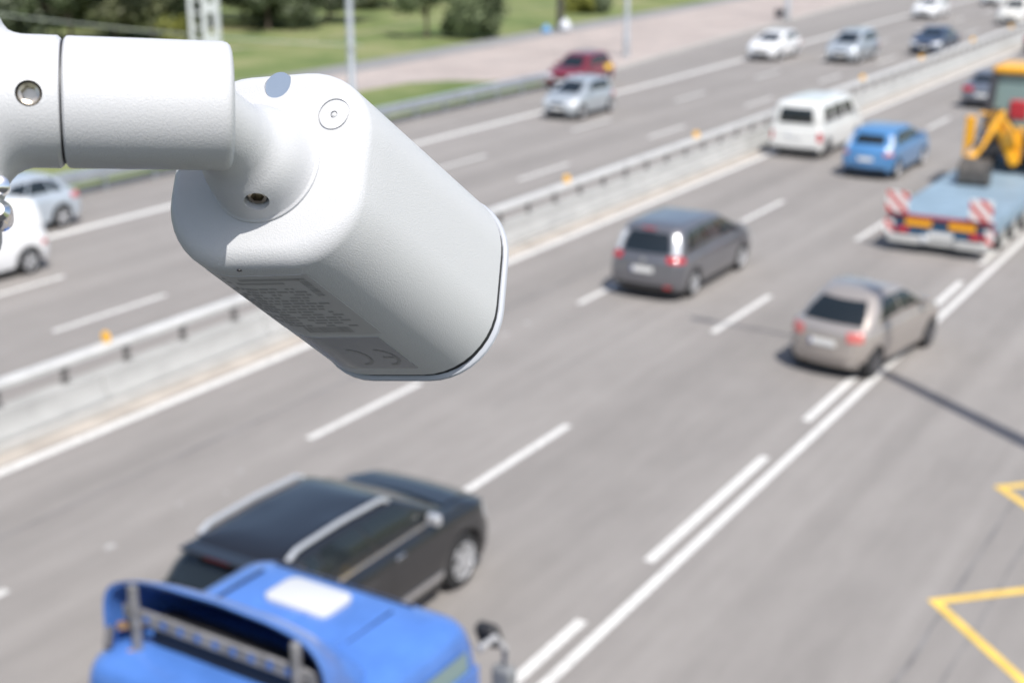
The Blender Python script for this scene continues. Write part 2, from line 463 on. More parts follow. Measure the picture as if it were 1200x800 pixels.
def crown_mesh(seed, w, h, z0, n, size, lm):
    key = (seed, w, h, z0, n, lm.name)
    if key in _crowns: return _crowns[key]
    rnd = random.Random(seed)
    lobes = []
    for k in range(rnd.randint(12, 16)):
        a = rnd.uniform(0, 6.283); rr = w * .5 * math.sqrt(rnd.random()) * .8
        zz = z0 + h * rnd.uniform(.12, .92)
        lobes.append((Vector((rr * math.cos(a), rr * math.sin(a), zz)), w * rnd.uniform(.14, .27)))
    vs, fs = [], []
    for i in range(n):
        c, r = rnd.choice(lobes)
        d = Vector((rnd.gauss(0, 1), rnd.gauss(0, 1), rnd.gauss(0, 1))).normalized()
        p = c + d * r * (rnd.random() ** .4) * rnd.uniform(.85, 1.2)
        if p.z < .1: continue
        nrm = (d + Vector((rnd.gauss(0, .6), rnd.gauss(0, .6), rnd.gauss(.3, .6)))).normalized()
        u = nrm.orthogonal().normalized(); w2 = nrm.cross(u)
        a = rnd.uniform(0, 6.28); u, w2 = u * math.cos(a) + w2 * math.sin(a), w2 * math.cos(a) - u * math.sin(a)
        s = size * rnd.uniform(.6, 1.3); o = len(vs)
        vs += [tuple(p - u * s), tuple(p + w2 * s * .55), tuple(p + u * s), tuple(p - w2 * s * .55)]
        fs.append((o, o + 1, o + 2, o + 3))
    me = bpy.data.meshes.new('crown'); me.from_pydata(vs, [], fs); me.materials.append(lm)
    _crowns[key] = (me, lobes)
    return _crowns[key]
def tree(name, label, cat, x, y, w, h, z0, li, seed, n=5200, size=.2, group=None, rz=0, sc=1, trunk_r=.16):
    t = thing(name, label, cat, (x, y, -.03), rz, group); t.scale = (sc, sc, sc)
    me, lobes = crown_mesh(seed, w, h, z0, n, size, LEAF[li])
    o = bpy.data.objects.new('crown', me); COL.objects.link(o); o.parent = t
    g = G(); top = z0 + h * .55
    g.tube([(0, 0, -.1), (.05, .02, top * .5), (-.04, .05, top)], [trunk_r, trunk_r * .75, trunk_r * .4], 8)
    for c, r in lobes[:6]:
        s0 = Vector((0, 0, max(.2, min(top * .8, c.z * .55)))); g.tube([s0, s0.lerp(c, .5) + Vector((0, 0, .15)), c], [trunk_r * .45, trunk_r * .3, trunk_r * .12], 6)
    g.obj('trunk', M_BARK, t, smooth=True)
    return t
random.seed(11)
back = [(-20, 48, 0, 1), (35, 50, 4, 2), (85, 54, 0, 3), (135, 50, 2, 4), (180, 46, 0, 1), (212, 56, 3, 5), (110, 30, 0, 5), (285, 22, 4, 2), (315, 36, 0, 3), (350, 30, 0, 1), (385, 24, 4, 4), (420, 10, 2, 5), (455, 8, 2, 2), (-60, 44, 0, 5), (-110, 38, 1, 3), (250, 30, 0, 4)]
lab = {0: 'dense dark green bush in the thicket behind the white lattice mast', 4: 'grey green willow-like bush in the thicket along the lawn', 2: 'olive green bush in the thicket at the edge of the lawn', 1: 'mid green bush in the thicket beyond the arm of the camera'}
for i, (px, py, li, sd) in enumerate(back):
    p = at(px, py)
    if li == 3:
        tree('bush', 'low yellow green bush at the foot of the white lattice mast', 'bush', p.x, p.y, 2.6, 1.6, 0, 3, sd, 1800, .14, 'bushes behind the lawn')
    else:
        tree('bush', lab[li], 'bush', p.x, p.y, 6.5, 6.0, .1, li, sd, 6500, .2, 'bushes behind the lawn', random.uniform(0, 6), random.uniform(.85, 1.15))
for i in range(9):                                     # second row closing the thicket
    px = -160 + i * 75; p = at(px, -6 - i * 3)
    tree('tree', 'tall dark tree at the back of the thicket above the camera arm', 'tree', p.x, p.y, 8, 9, 1.2, [0, 4, 0, 1][i % 4], 20 + i % 3, 6500, .26, 'trees at the back of the thicket', i * 1.3, 1.1, .22)
p = at(548, 44)
tree('bush', 'large round green bush standing alone on the lawn beside the footpath', 'bush', p.x, p.y, 5.2, 4.0, .05, 1, 41, 7000, .17)
p = at(500, 44)
tree('tree', 'young tree with a thin bare trunk left of the large round bush', 'tree', p.x, p.y, 3.6, 3.6, 1.8, 1, 42, 3200, .16, trunk_r=.13)
p = at(683, 15)
tree('bush', 'low clipped yellow green shrub right of the dark utility pole', 'bush', p.x, p.y, 3.4, 1.9, 0, 3, 43, 3200, .15)
p = at(708, 15)
tree('bush', 'low dark green shrub behind the second lamp post', 'bush', p.x, p.y, 2.6, 1.7, 0, 0, 44, 2600, .15)
for i, (px, py) in enumerate([(760, -6), (600, -14), (830, -18), (520, -12)]):
    p = at(px, py)
    tree('tree', 'tree on the far lawn beyond the low shrubs', 'tree', p.x, p.y, 7, 7, 1.2, i % 2, 50 + i % 2, 5200, .24, 'trees on the far lawn', i * 2.1)

# ------------------------------------------------------------------ cars
M_GLASS = mat('car_glass', (.012, .016, .018), .04, spec=.6, coat=.3)
M_TYRE = mat('tyre_rubber', (.022, .022, .023), .8, vary=.2, scale=8)
M_RIM = mat('alloy_rim', (.74, .75, .77), .28, .7)
M_STEELRIM = mat('steel_rim', (.16, .16, .17), .4, .5)
M_BLACK = mat('black_trim', (.018, .018, .02), .5)
M_RED = mat('tail_lamp_red', (.50, .018, .025), .12, coat=1)
M_TRIMRED = mat('brake_lamp_dark', (.10, .01, .015), .2)
M_PINK = mat('tail_lamp_pale', (.55, .14, .13), .12, coat=1)
M_CLEAR = mat('lamp_clear', (.66, .68, .70), .22, .15, coat=.6)
M_PLATE = mat('plate_white', (.78, .78, .76), .4)
M_PBLUE = mat('plate_blue', (.03, .08, .35), .4)
M_CHROME = mat('chrome', (.82, .83, .85), .12, 1.0)
def paint(name, col, rough=.35, metal=.35):
    return mat('paint_' + name, col, rough, metal, coat=1.0, vary=.03, scale=1.5)

class Shell:
    """stack of plan outlines; p runs 0 rear centre, 1-2 rear corner, 2-3 side, 3-4 front corner, 5 front centre; negative = left"""
    def __init__(s, rings, arches): s.r = rings; s.a = arches
    def ring(s, i, p):
        w, yf, yr, zf, rcf, rcr, rcx, bul = s.r[i]
        sg = -1 if p < 0 else 1; q = abs(p)
        if q <= 1: x = (w - rcx) * q; y = yr + bul * (x / w) ** 2
        elif q <= 2:
            a = (q - 1) * math.pi / 2; b = yr + bul * ((w - rcx) / w) ** 2
            x = w - rcx + rcx * math.sin(a); y = b + rcr * (1 - math.cos(a))
        elif q <= 3:
            b0 = yr + bul * ((w - rcx) / w) ** 2 + rcr; b1 = yf - bul * ((w - rcx) / w) ** 2 - rcf
            f = q - 2; y = b0 + (b1 - b0) * f; x = w
        elif q <= 4:
            a = (4 - q) * math.pi / 2; b = yf - bul * ((w - rcx) / w) ** 2
            x = w - rcx + rcx * math.sin(a); y = b - rcf * (1 - math.cos(a))
        else: x = (w - rcx) * (5 - q); y = yf - bul * (x / w) ** 2
        z = zf(y) if callable(zf) else zf
        if x > w * .75:
            for yw, ra, zc in s.a:
                if abs(y - yw) < ra: z = max(z, zc + math.sqrt(ra * ra - (y - yw) ** 2))
        return Vector((x * sg, y, z))
    def S(s, p, t):
        t = max(0, min(len(s.r) - 1, t)); i = min(int(t), len(s.r) - 2); f = t - i
        return s.ring(i, p).lerp(s.ring(i + 1, p), f)
    def N(s, p, t):
        e = .02
        du = s.S(p + e, t) - s.S(p - e, t); dv = s.S(p, t + e) - s.S(p, t - e)
        n = du.cross(dv)
        if n.length < 1e-9: n = Vector((0, 0, 1))
        n.normalize()
        c = s.S(p, t); out = Vector((c.x, c.y * .3, .2))
        return n if n.dot(out) >= 0 else -n
    def tz(s, p, z, lo=0, hi=None):
        hi = hi if hi is not None else len(s.r) - 1
        for _ in range(30):
            m = (lo + hi) / 2
            if s.S(p, m).z < z: lo = m
            else: hi = m
        return lo
    def mesh(s):
        ps = [i / 7 for i in range(7)] + [1 + i / 6 for i in range(6)] + [2 + i / 56 for i in range(56)] + [3 + i / 6 for i in range(6)] + [4 + i / 7 for i in range(8)]
        full = ps + [-p for p in reversed(ps[1:-1])]
        rings = []
        for i in range(len(s.r) - 1):
            for f in (0, .5): rings.append([s.S(p, i + f) for p in full])
        rings.append([s.S(p, len(s.r) - 1) for p in full])
        g = G(); g.loft(rings, True, True); return g
    def patch(s, ps, t0, t1, off=.006, nt=4):
        g = G(); cols = []
        for j, p in enumerate(ps):
            k = j / max(1, len(ps) - 1)
            a = t0(k) if callable(t0) else t0; b = t1(k) if callable(t1) else t1
            col = []
            for i in range(nt + 1):
                t = a + (b - a) * i / nt
                col.append(s.S(p, t) + s.N(p, t) * off)
            ca, cb = s.S(p, a) - s.N(p, a) * .012, s.S(p, b) - s.N(p, b) * .012
            cols.append([ca] + col + [cb])
        n = len(cols[0]); vs = [v for c in cols for v in c]
        fs = [(j * n + i, (j + 1) * n + i, (j + 1) * n + i + 1, j * n + i + 1) for j in range(len(cols) - 1) for i in range(n - 1)]
        for j in (0, len(cols) - 1): fs.append(tuple(j * n + i for i in range(n)))
        return g.add(vs, fs)
def rng(a, b, n): return [a + (b - a) * i / (n - 1) for i in range(n)]
def across(a, n=9): return rng(a, 5 if a > 2.5 else 0, n)[:-1] + ([5] if a > 2.5 else [0]) + [-q for q in reversed(rng(a, 5 if a > 2.5 else 0, n)[:-1])]

def interp(pts):
    def f(y):
        if y <= pts[0][0]: return pts[0][1]
        for (a, za), (b, zb) in zip(pts[:-1], pts[1:]):
            if y <= b: return za + (zb - za) * (y - a) / (b - a)
        return pts[-1][1]
    return f

def wheel(parent, x, y, r, side, rim, wd=.2, spokes=5, name='wheel'):
    g = G()
    o = (x, y, r)
    d = (side, 0, 0)
    g.lathe(o, d, [(-wd / 2, r * .62), (-wd / 2 + .01, r * .9), (-wd / 2 + .04, r * .985), (0, r), (wd / 2 - .04, r * .985), (wd / 2 - .01, r * .9), (wd / 2, r * .68), (wd / 2 - .03, r * .64)], 28)
    w = g.obj(name, M_TYRE, parent, smooth=True)
    g = G()
    c = Vector(o) + Vector(d) * (wd / 2 - .03)
    g.lathe(c, d, [(.035, r * .66), (.037, r * .63), (.01, r * .60), (-.02, r * .57)], 28, (False, False))
    g.lathe(c, d, [(0, r * .17), (.03, r * .16), (.036, r * .1)], 16)
    for k in range(spokes):
        a = 2 * math.pi * k / spokes + .3
        for da in (-.14, .14):
            u0 = Vector((0, math.cos(a + da * 1.8), math.sin(a + da * 1.8))) * r * .13; u1 = Vector((0, math.cos(a + da), math.sin(a + da))) * r * .63
            g.bar(c + u0 + Vector(d) * .02, c + u1 + Vector(d) * .03, r * .10, .03, up=d)
    g.obj('rim', rim, w, smooth=True)
    g = G(); g.lathe(c - Vector(d) * .02, d, [(0, r * .60), (.004, r * .60)], 20)
    g.obj('brake_disc', M_BLACK, w)
    return w

def car(name, label, cat, x, y, rz, sp, group=None):
    L, Wd, H = sp['L'], sp['W'], sp['H']
    hl, w = L / 2, Wd / 2
    r = sp.get('r', .32)
    yfw = hl - sp.get('fo', .85); yrw = yfw - sp['wb']
    belt, cowl = sp.get('belt', .92), sp.get('cowl', 1.0)
    hf, deck = sp.get('hf', .78), sp.get('deck', .95)
    gf, gr, rf, rr = sp['gf'], sp['gr'], sp['rf'], sp['rr']       # greenhouse base front/rear, roof front/rear
    rw = sp.get('rw', w * .70); gw = sp.get('gw', w * .885)
    zb = interp([(-hl, deck - .03), (gr, deck), (gr + .3, belt), (gf - .3, belt + .02), (gf + .1, cowl - .06), (hl - .35, hf + .06), (hl, hf - .02)])
    zg = interp([(gr, deck + .02), (gr + .35, belt + .03), (gf - .3, belt + .05), (gf, cowl)])
    zr = interp([(rr, H - sp.get('rdrop', .11)), (rr + .5, H - .07), ((rr + rf) / 2, H - .05), (rf - .3, H - .08), (rf, H - .12)])
    bul = sp.get('bul', .12)
    pf, prr = sp.get('rcf', .42), sp.get('rcr', .30)
    rc = sp.get('rcx', .30)
    rear = sp.get('tail', .05)
    rings = [
        (w * .86, hl - .16, -hl + .16, .24, pf, prr, rc, bul),
        (w * .955, hl - .05, -hl + .06, .25, pf, prr, rc, bul),
        (w * .985, hl - .01, -hl + .01, .38, pf, prr, rc, bul),
        (w, hl, -hl, .55, pf, prr, rc, bul),
        (w, hl - .03, -hl + .015, .70, pf, prr, rc, bul),
        (w * .975, hl - .10, -hl + rear, lambda y: zb(y) - .045, pf, prr, rc, bul),
        (w * .93, hl - .20, -hl + rear + .04, lambda y: zb(y), pf, prr, rc, bul),
        (gw + .02, gf + (hl - gf) * .45, gr - (gr + hl) * .4 if gr + hl > .3 else gr - .03, lambda y: (zb(y) + max(zg(y), zb(y))) / 2 + .025, .3, .2, .25, bul),
        (gw, gf, gr, zg, .18, sp.get('gc', .16), sp.get('gc', .18), sp.get('gb', .14)),
        ((gw * .5 + rw * .5) + .03, gf * .5 + rf * .5 + .03, gr * .5 + rr * .5 - .03, lambda y: (zg(y) + zr(y)) / 2 + .01, .18, sp.get('gc', .16), sp.get('gc', .18), sp.get('gb', .14) * .9),
        (rw, rf, rr, zr, .16, sp.get('gc', .14), sp.get('gc', .16), sp.get('gb', .14) * .8),
        (rw * .90, rf - .16, rr + .10, lambda y: zr(y) + .045, .16, sp.get('gc', .14), sp.get('gc', .16), .08),
        (rw * .5, rf - .45, rr + .35, H - .008, .2, .2, .2, .05),
        (rw * .12, rf - .7, rr + .6, H, .04, .04, .04, .02)]
    sh = Shell(rings, [(yfw, r + .055, r), (yrw, r + .055, r)])
    T0, T2 = 8, 10
    t = thing(name, label, cat, (x, y, 0), rz, group)
    pm = sp['paint']
    body = sh.mesh().obj('body', pm, t, smooth=True, angle=50)
    sh.body = body
    g = G(); g.box((0, 0, .42), (Wd * .62, L * .90, .40)); g.box((0, (yfw + yrw) / 2, .50), (Wd * .90, sp['wb'] - 2 * r - .25, .36)); g.obj('underbody', M_BLACK, t)
    # glass
    sh.patch(across(4.02 if not sp.get('ws') else sp['ws'], 9), T0 + .12, T2 - .10).obj('windshield', M_GLASS, t, smooth=True)
    if sp.get('rearglass', True):
        a, b = sp.get('rg', (.12, .88)); sh.patch(across(sp.get('rgp', 1.05), 8), T0 + 2 * a, T0 + 2 * b).obj('rear_window', sp.get('rgm', M_GLASS), t, smooth=True)
    for sgn in (1, -1):
        for (f0, f1) in sp['win']:
            lo, hi = sp.get('winz', (.16, .86))
            sh.patch([sgn * (2 + q) for q in rng(f0, f1, 8)], T0 + 2 * lo, T0 + 2 * hi).obj('side_window', M_GLASS, t, smooth=True)
        # doors with handles
        for (y0, y1) in sp.get('doors', []):
            def pf_(yy, s=sgn): 
                lo, hi = 2.0, 3.0
                for _ in range(25):
                    m = (lo + hi) / 2
                    if sh.S(m, 4).y < yy: lo = m
                    else: hi = m
                return s * lo
            pp = [pf_(yy) for yy in rng(y0, y1, 14)]
            d = sh.patch(pp, 2.1, 6.0, .004, 6).obj('door', pm, t, smooth=True)
            c = sh.S(pf_(y0 + .17), 5.0); g = G(); g.box(c + Vector((sgn * .018, 0, -.02)), (.03, .17, .03)); g.obj('handle', sp.get('handle', pm), d, bevel=.008)
        # mirrors
        c = sh.S(sgn * (2.93), T0 + .25)
        g = G(); g.box(c + Vector((sgn * .13, -.02, .05)), (.18, .10, .13)); g.box(c + Vector((sgn * .03, 0, .0)), (.10, .05, .04))
        g.obj('mirror', sp.get('mirror', pm), t, bevel=.03)
        # lamps
        hz = sp.get('head', (3.25, 4.35, .58, .74))
        sh.patch([sgn * q for q in rng(hz[0], hz[1], 9)], lambda k: sh.tz(4, hz[2] + .03 * (1 - k), 1, 7), lambda k: sh.tz(4, hz[3] + .03 * (1 - k), 1, 7), .008).obj('headlight', M_CLEAR, t, smooth=True)
        for tl in sp.get('tail_l', [(.62, 2.04, .68, .88)]):
            pa = [sgn * q for q in rng(tl[0], tl[1], 9)]
            sh.patch(pa, sh.tz(1.5, tl[2], 1, 11), sh.tz(1.5, tl[3], 1, 11), .010, 6).obj('taillight', tl[4] if len(tl) > 4 else M_RED, t, smooth=True)
    # grille / lower intake / plates
    sh.patch(across(4.45, 5), sh.tz(5, .56, 1, 6), sh.tz(5, .68, 1, 6), .007).obj('grille', sp.get('grille', M_BLACK), t, smooth=True)
    sh.patch(across(4.25, 5), sh.tz(5, .27, 0, 5), sh.tz(5, .44, 0, 5), .007).obj('lower_intake', M_BLACK, t, smooth=True)
    if sp.get('valance', True):
        sh.patch(across(1.3, 7), .6, sh.tz(0, sp.get('vz', .38), 0, 5), .006).obj('rear_valance', M_BLACK, t, smooth=True)
    pz = sp.get('plate', .60)
    for yy, dr, zz in ((-1, 1, pz), (1, -1, .48)):
        p0 = 0 if yy < 0 else 5
        c = sh.S(p0, sh.tz(p0, zz, 1, 7)); g = G()
        lean = sp.get('plean', 0) if yy < 0 else 0
        g.box((0, c.y + yy * .018, zz), (.52, .02, .115)); g.cur = 1; g.box((-.245 * -yy, c.y + yy * .0215, zz), (.03, .02, .113))
        g.obj('number_plate', [M_PLATE, M_PBLUE], t)
    # wheels
    for yw in (yfw, yrw):
        for sgn in (1, -1): wheel(t, sgn * (w - .115), yw, r, sgn, sp.get('rim', M_RIM), spokes=sp.get('spokes', 5))
    sh.t = t; sh.T0 = T0; sh.T2 = T2; sh.yfw = yfw; sh.yrw = yrw
    return sh

HATCH = dict(L=3.85, W=1.68, H=1.50, wb=2.45, fo=.75, gf=1.12, gr=-1.80, rf=.25, rr=-1.42, win=[(.06, .20), (.23, .56), (.59, .95)], doors=[(-.85, .02), (.06, 1.0)], r=.30)
def spec(base, **k):
    d = dict(base); d.update(k); return d

# 1 dark SUV beside the lorry
suv = car('suv', 'black SUV with silver roof rails driving just beyond the blue lorry cab', 'suv', -9.86, 11.74, 0,
    dict(L=4.85, W=1.96, H=1.70, wb=2.88, fo=.88, r=.385, gf=1.45, gr=-2.12, rf=.62, rr=-1.72, rw=.67, belt=1.10, cowl=1.16, hf=1.0, deck=1.12,
         paint=paint('black', (.010, .010, .012), .3, .0), win=[(.05, .24), (.27, .58), (.61, .95)], doors=[(-1.1, -.03), (.02, 1.15)], handle=M_CHROME, mirror=mat('satin_silver', (.72, .73, .75), .3, .6), spokes=6,
         head=(3.3, 4.3, .74, .92), tail_l=[(.7, 2.05, .86, 1.06)], plate=.75))
for sgn in (1, -1):
    pts = [suv.S(sgn * (2 + f), 10.35) + Vector((sgn * .01, 0, .055 if .02 < f < .98 else .0)) for f in rng(0.0, 1.0, 14)]
    g = G(); g.tube(pts, .032, 8); g.obj('roof_rail', mat('satin_silver', (.72, .73, .75), .3, .6), suv.t, smooth=True)
    suv.patch([sgn * (2 + q) for q in rng(.04, .96, 12)], 8.02, 8.16, .014, 1).obj('window_trim', M_CHROME, suv.t, smooth=True)
    suv.patch([sgn * (2 + q) for q in rng(.22, .78, 8)], 2.0, 2.55, .014, 1).obj('sill_trim', M_CHROME, suv.t, smooth=True)
suv.patch(across(2.4, 8), 11.25, 12.2, .004, 3).obj('sunroof', M_GLASS, suv.t, smooth=True) if False else None
g = G(); 
c = suv.S(0, 10.6); g.box((0, -1.80, 1.64), (1.15, .22, .03)); g.obj('spoiler', paint('black', (0, 0, 0)), suv.t, bevel=.01)
g = G(); g.box((0, -1.915, 1.635), (.36, .012, .014)); g.obj('brake_light', M_TRIMRED, suv.t)

suv.patch(across(3.75, 11), 6.2, 7.92, .022, 6).obj('bonnet', paint('black', (0, 0, 0)), suv.t, smooth=True)
g = G()
for s_ in (-1, 1): g.bar((s_ * .42, 1.55, 1.145), (s_ * .30, 2.05, 1.075), .10, .05)
g.obj('bonnet_crease', paint('black', (0, 0, 0)), suv.t, bevel=.02)
# 2 grey people carrier
mpv = car('minivan', 'dark grey minivan with tall tail lights left of the silver beige hatchback', 'minivan', -12.87, 28.7, 0,
    dict(L=4.52, W=1.82, H=1.65, wb=2.75, fo=.90, r=.325, gf=1.55, gr=-2.14, rf=.45, rr=-1.86, rw=.69, gw=.83, belt=.98, cowl=1.03, hf=.86, deck=1.0, rcf=.5, bul=.14, gc=.24,
         paint=paint('grey', (.175, .175, .19), .3, .5), win=[(.04, .24), (.27, .55), (.58, .84), (.87, .985)], doors=[(-.95, .06), (.10, 1.18)],
         tail_l=[(1.15, 1.6, 1.04, 1.46, M_CLEAR), (.95, 1.9, .90, 1.03)], plate=.72, rgp=.97, rg=(.10, .90), head=(3.2, 4.3, .66, .84)))
g = G(); g.box((0, -1.93, 1.585), (.30, .03, .035)); g.obj('brake_light', M_RED, mpv.t, bevel=.008)
g = G(); g.lathe((0, -2.215, .93), (0, -1, .1), [(0, .055), (.012, .05), (.014, .03)], 20); g.obj('badge', M_CHROME, mpv.t, smooth=True)
for s_ in (1, -1):
    g = G(); g.lathe((s_ * .68, -2.13, .60), (s_ * .25, -1, .05), [(0, .085), (.02, .08), (.028, .05)], 18); g.obj('fog_lamp', M_CLEAR, mpv.t, smooth=True)
g = G(); g.box((.60, -2.19, .36), (.16, .03, .05)); g.obj('rear_reflector', M_RED, mpv.t)

# 3 beige hatchback changing lane
mic = car('hatchback', 'silver beige hatchback crossing the double white line to the right', 'car', -7.45, 25.45, R(-8.5),
    spec(HATCH, L=3.74, W=1.66, H=1.54, wb=2.43, fo=.70, gf=1.10, gr=-1.62, gc=.30, rdrop=.15, rf=.28, rr=-1.08, rw=.58, gw=.76, belt=.94, cowl=1.0, hf=.80, deck=.98, rcr=.42, rcf=.5, bul=.16, gb=.18, rcx=.42,
         paint=paint('beige_silver', (.40, .36, .33), .32, .4), tail_l=[(1.08, 1.55, .76, .95, M_PINK)], plate=.70, rgp=1.35, win=[(.06, .50), (.54, .96)], doors=[(-.55, 1.0)],
         rim=M_STEELRIM, rg=(.05, .93), valance=False, head=(3.3, 4.25, .64, .80)))
mic.patch(across(1.7, 7), 2.35, 2.6, .02, 1).obj('bumper_strip', paint('beige_silver', (0, 0, 0)), mic.t, smooth=True)

# 4 white minibus
van = car('minibus', 'white minibus with dark windows, driving beside the median parapet', 'van', -16.12, 47.05, 0,
    dict(L=4.79, W=1.84, H=1.94, wb=2.92, fo=.92, r=.32, gf=1.75, gr=-2.34, rf=1.08, rr=-2.26, rw=.76, gw=.885, belt=1.10, cowl=1.12, hf=.92, deck=1.10, rcr=.14, rcx=.14, bul=.05, gb=.05,
         paint=paint('white', (.74, .74, .71), .35, .0), win=[(.07, .29), (.33, .60), (.64, .93)], doors=[(.55, 1.45), (-.6, .5)], tail_l=[(1.05, 1.95, .62, .92)], plate=.80, rgp=.88, rg=(.12, .82), winz=(.12, .80),
         rim=M_STEELRIM, head=(3.3, 4.4, .66, .84), tail=.015))
# 5 blue hatchback
leaf = car('hatchback', 'bright blue hatchback with white upright tail lamps, right of the white minibus', 'car', -12.88, 44.5, R(-1),
    spec(HATCH, L=4.35, W=1.75, H=1.55, wb=2.68, fo=.90, gf=1.42, gr=-1.98, rf=.45, rr=-1.52, rw=.62, gw=.80, belt=.98, cowl=1.02, hf=.84, deck=1.02, r=.315, rcr=.42, rcx=.36, bul=.16,
         paint=paint('blue', (.10, .28, .56), .28, .3), tail_l=[(1.28, 1.58, .86, 1.36, M_CLEAR), (1.1, 1.65, .78, .88, M_PINK)], plate=.66, rgp=.84, doors=[(-.95, .0), (.05, 1.05)], rg=(.14, .80)))
# 6, 7 cars further on
car('saloon_car', 'grey saloon car seen from behind, just left of the yellow digger cab', 'car', -13.45, 61.7, 0,
    spec(HATCH, L=4.5, W=1.76, H=1.46, wb=2.65, gf=1.25, gr=-1.60, rf=.30, rr=-.95, deck=1.0, r=.31, paint=paint('steel_grey', (.20, .215, .25), .3, .5), tail_l=[(.6, 2.04, .74, .94)], win=[(.04, .44), (.48, .95)]))
car('saloon_car', 'dark saloon car beyond the digger at the right border, nearest the median', 'car', -15.75, 84.6, 0,
    spec(HATCH, L=4.5, W=1.76, H=1.46, wb=2.65, gf=1.25, gr=-1.60, rf=.30, rr=-.95, deck=1.0, r=.31, paint=paint('dark_grey', (.09, .09, .115), .3, .5), tail_l=[(.6, 2.04, .74, .94)], win=[(.04, .44), (.48, .95)]))

# oncoming cars
PI = math.pi
car('hatchback', 'small silver hatchback with its front to us, partly hiding a red car', 'car', -27.2, 49.5, PI,
    spec(HATCH, L=3.70, W=1.66, H=1.52, paint=paint('silver', (.50, .54, .57), .3, .45), mirror=paint('silver', (0, 0, 0)), rcf=.5, bul=.16))
redc = car('hatchback', 'dark red car with a yellow side panel, stopped by the kerb behind the silver hatchback', 'car', -31.35, 57.2, PI + R(2),
    spec(HATCH, L=4.25, W=1.76, H=1.58, wb=2.6, gf=1.25, gr=-1.95, rr=-1.6, rf=.35, paint=paint('dark_red', (.22, .025, .04), .3, .3), r=.32, doors=[(-.9, .02), (.06, 1.0)]))
redc.patch([-(2 + q) for q in rng(.02, .26, 8)], 4.2, 8.0, .009, 4).obj('side_panel', mat('yellow_vinyl', (.75, .50, .04), .4), redc.t, smooth=True)
car('hatchback', 'white hatchback facing us in the outer lane, below the litter bin', 'car', -27.95, 73.3, PI,
    spec(HATCH, L=4.3, W=1.78, H=1.48, wb=2.65, gf=1.2, gr=-1.95, rf=.25, rr=-1.5, paint=paint('white_car', (.78, .78, .78), .3, .0), r=.32, rcf=.5))
car('minivan', 'silver minivan facing us in the middle far lane, right of the white hatchback', 'minivan', -23.85, 74.4, PI,
    spec(HATCH, L=4.4, W=1.80, H=1.64, wb=2.68, gf=1.50, gr=-2.05, rf=.45, rr=-1.8, paint=paint('silver', (.50, .54, .57), .3, .45), r=.32, belt=.98, hf=.88, cowl=1.04))
car('saloon_car', 'dark blue grey saloon car facing us beside the median rail', 'car', -21.1, 80.7, PI,
    spec(HATCH, L=4.6, W=1.80, H=1.45, wb=2.7, gf=1.3, gr=-1.70, rf=.35, rr=-1.0, paint=paint('slate_blue', (.07, .095, .15), .3, .45), r=.32, win=[(.04, .44), (.48, .95)]))
car('hatchback', 'white car facing us at the top edge, behind the dark blue saloon', 'car', -27.7, 104.0, PI,
    spec(HATCH, L=4.3, W=1.80, H=1.50, paint=paint('white_car', (.78, .78, .78), .3, .0), wb=2.65, r=.32))
car('suv', 'large white car with a tall bonnet facing us in the top right corner', 'suv', -21.25, 102.4, PI,
    spec(HATCH, L=4.7, W=1.88, H=1.75, wb=2.75, gf=1.3, gr=-2.1, rf=.45, rr=-1.85, belt=1.08, cowl=1.12, hf=.98, deck=1.1, paint=paint('warm_white', (.76, .74, .68), .3, .0), r=.36, head=(3.3, 4.3, .76, .92)))
car('hatchback', 'white car facing us, cut by the top edge just left of the large white one', 'car', -26.5, 119.5, PI,
    spec(HATCH, L=4.3, W=1.80, H=1.50, paint=paint('white_car', (.78, .78, .78), .3, .0), wb=2.65, r=.32))
car('van', 'small white van at the left edge, seen under the arm of the camera', 'van', -27.1, 19.45, PI,
    spec(HATCH, L=4.3, W=1.78, H=1.80, wb=2.65, gf=1.5, gr=-2.02, rf=.7, rr=-1.90, rw=.70, gw=.86, belt=1.05, deck=1.05, cowl=1.05, hf=.9, rcr=.34, rcx=.30, paint=paint('white_car', (.78, .78, .78), .3, .0), r=.33, fo=.85, win=[(.62, .95)], tail_l=[(1.7, 2.0, .66, .78, M_PINK)], rearglass=False))
car('hatchback', 'pale silver blue hatchback behind the small white van at the left edge', 'car', -30.2, 23.25, PI,
    spec(HATCH, L=4.2, W=1.76, H=1.50, wb=2.6, gf=1.2, gr=-1.85, rf=.30, rr=-1.35, paint=paint('pale_blue_silver', (.50, .55, .60), .3, .3), r=.32, tail_l=[(1.2, 2.03, .78, .93, M_PINK)]))

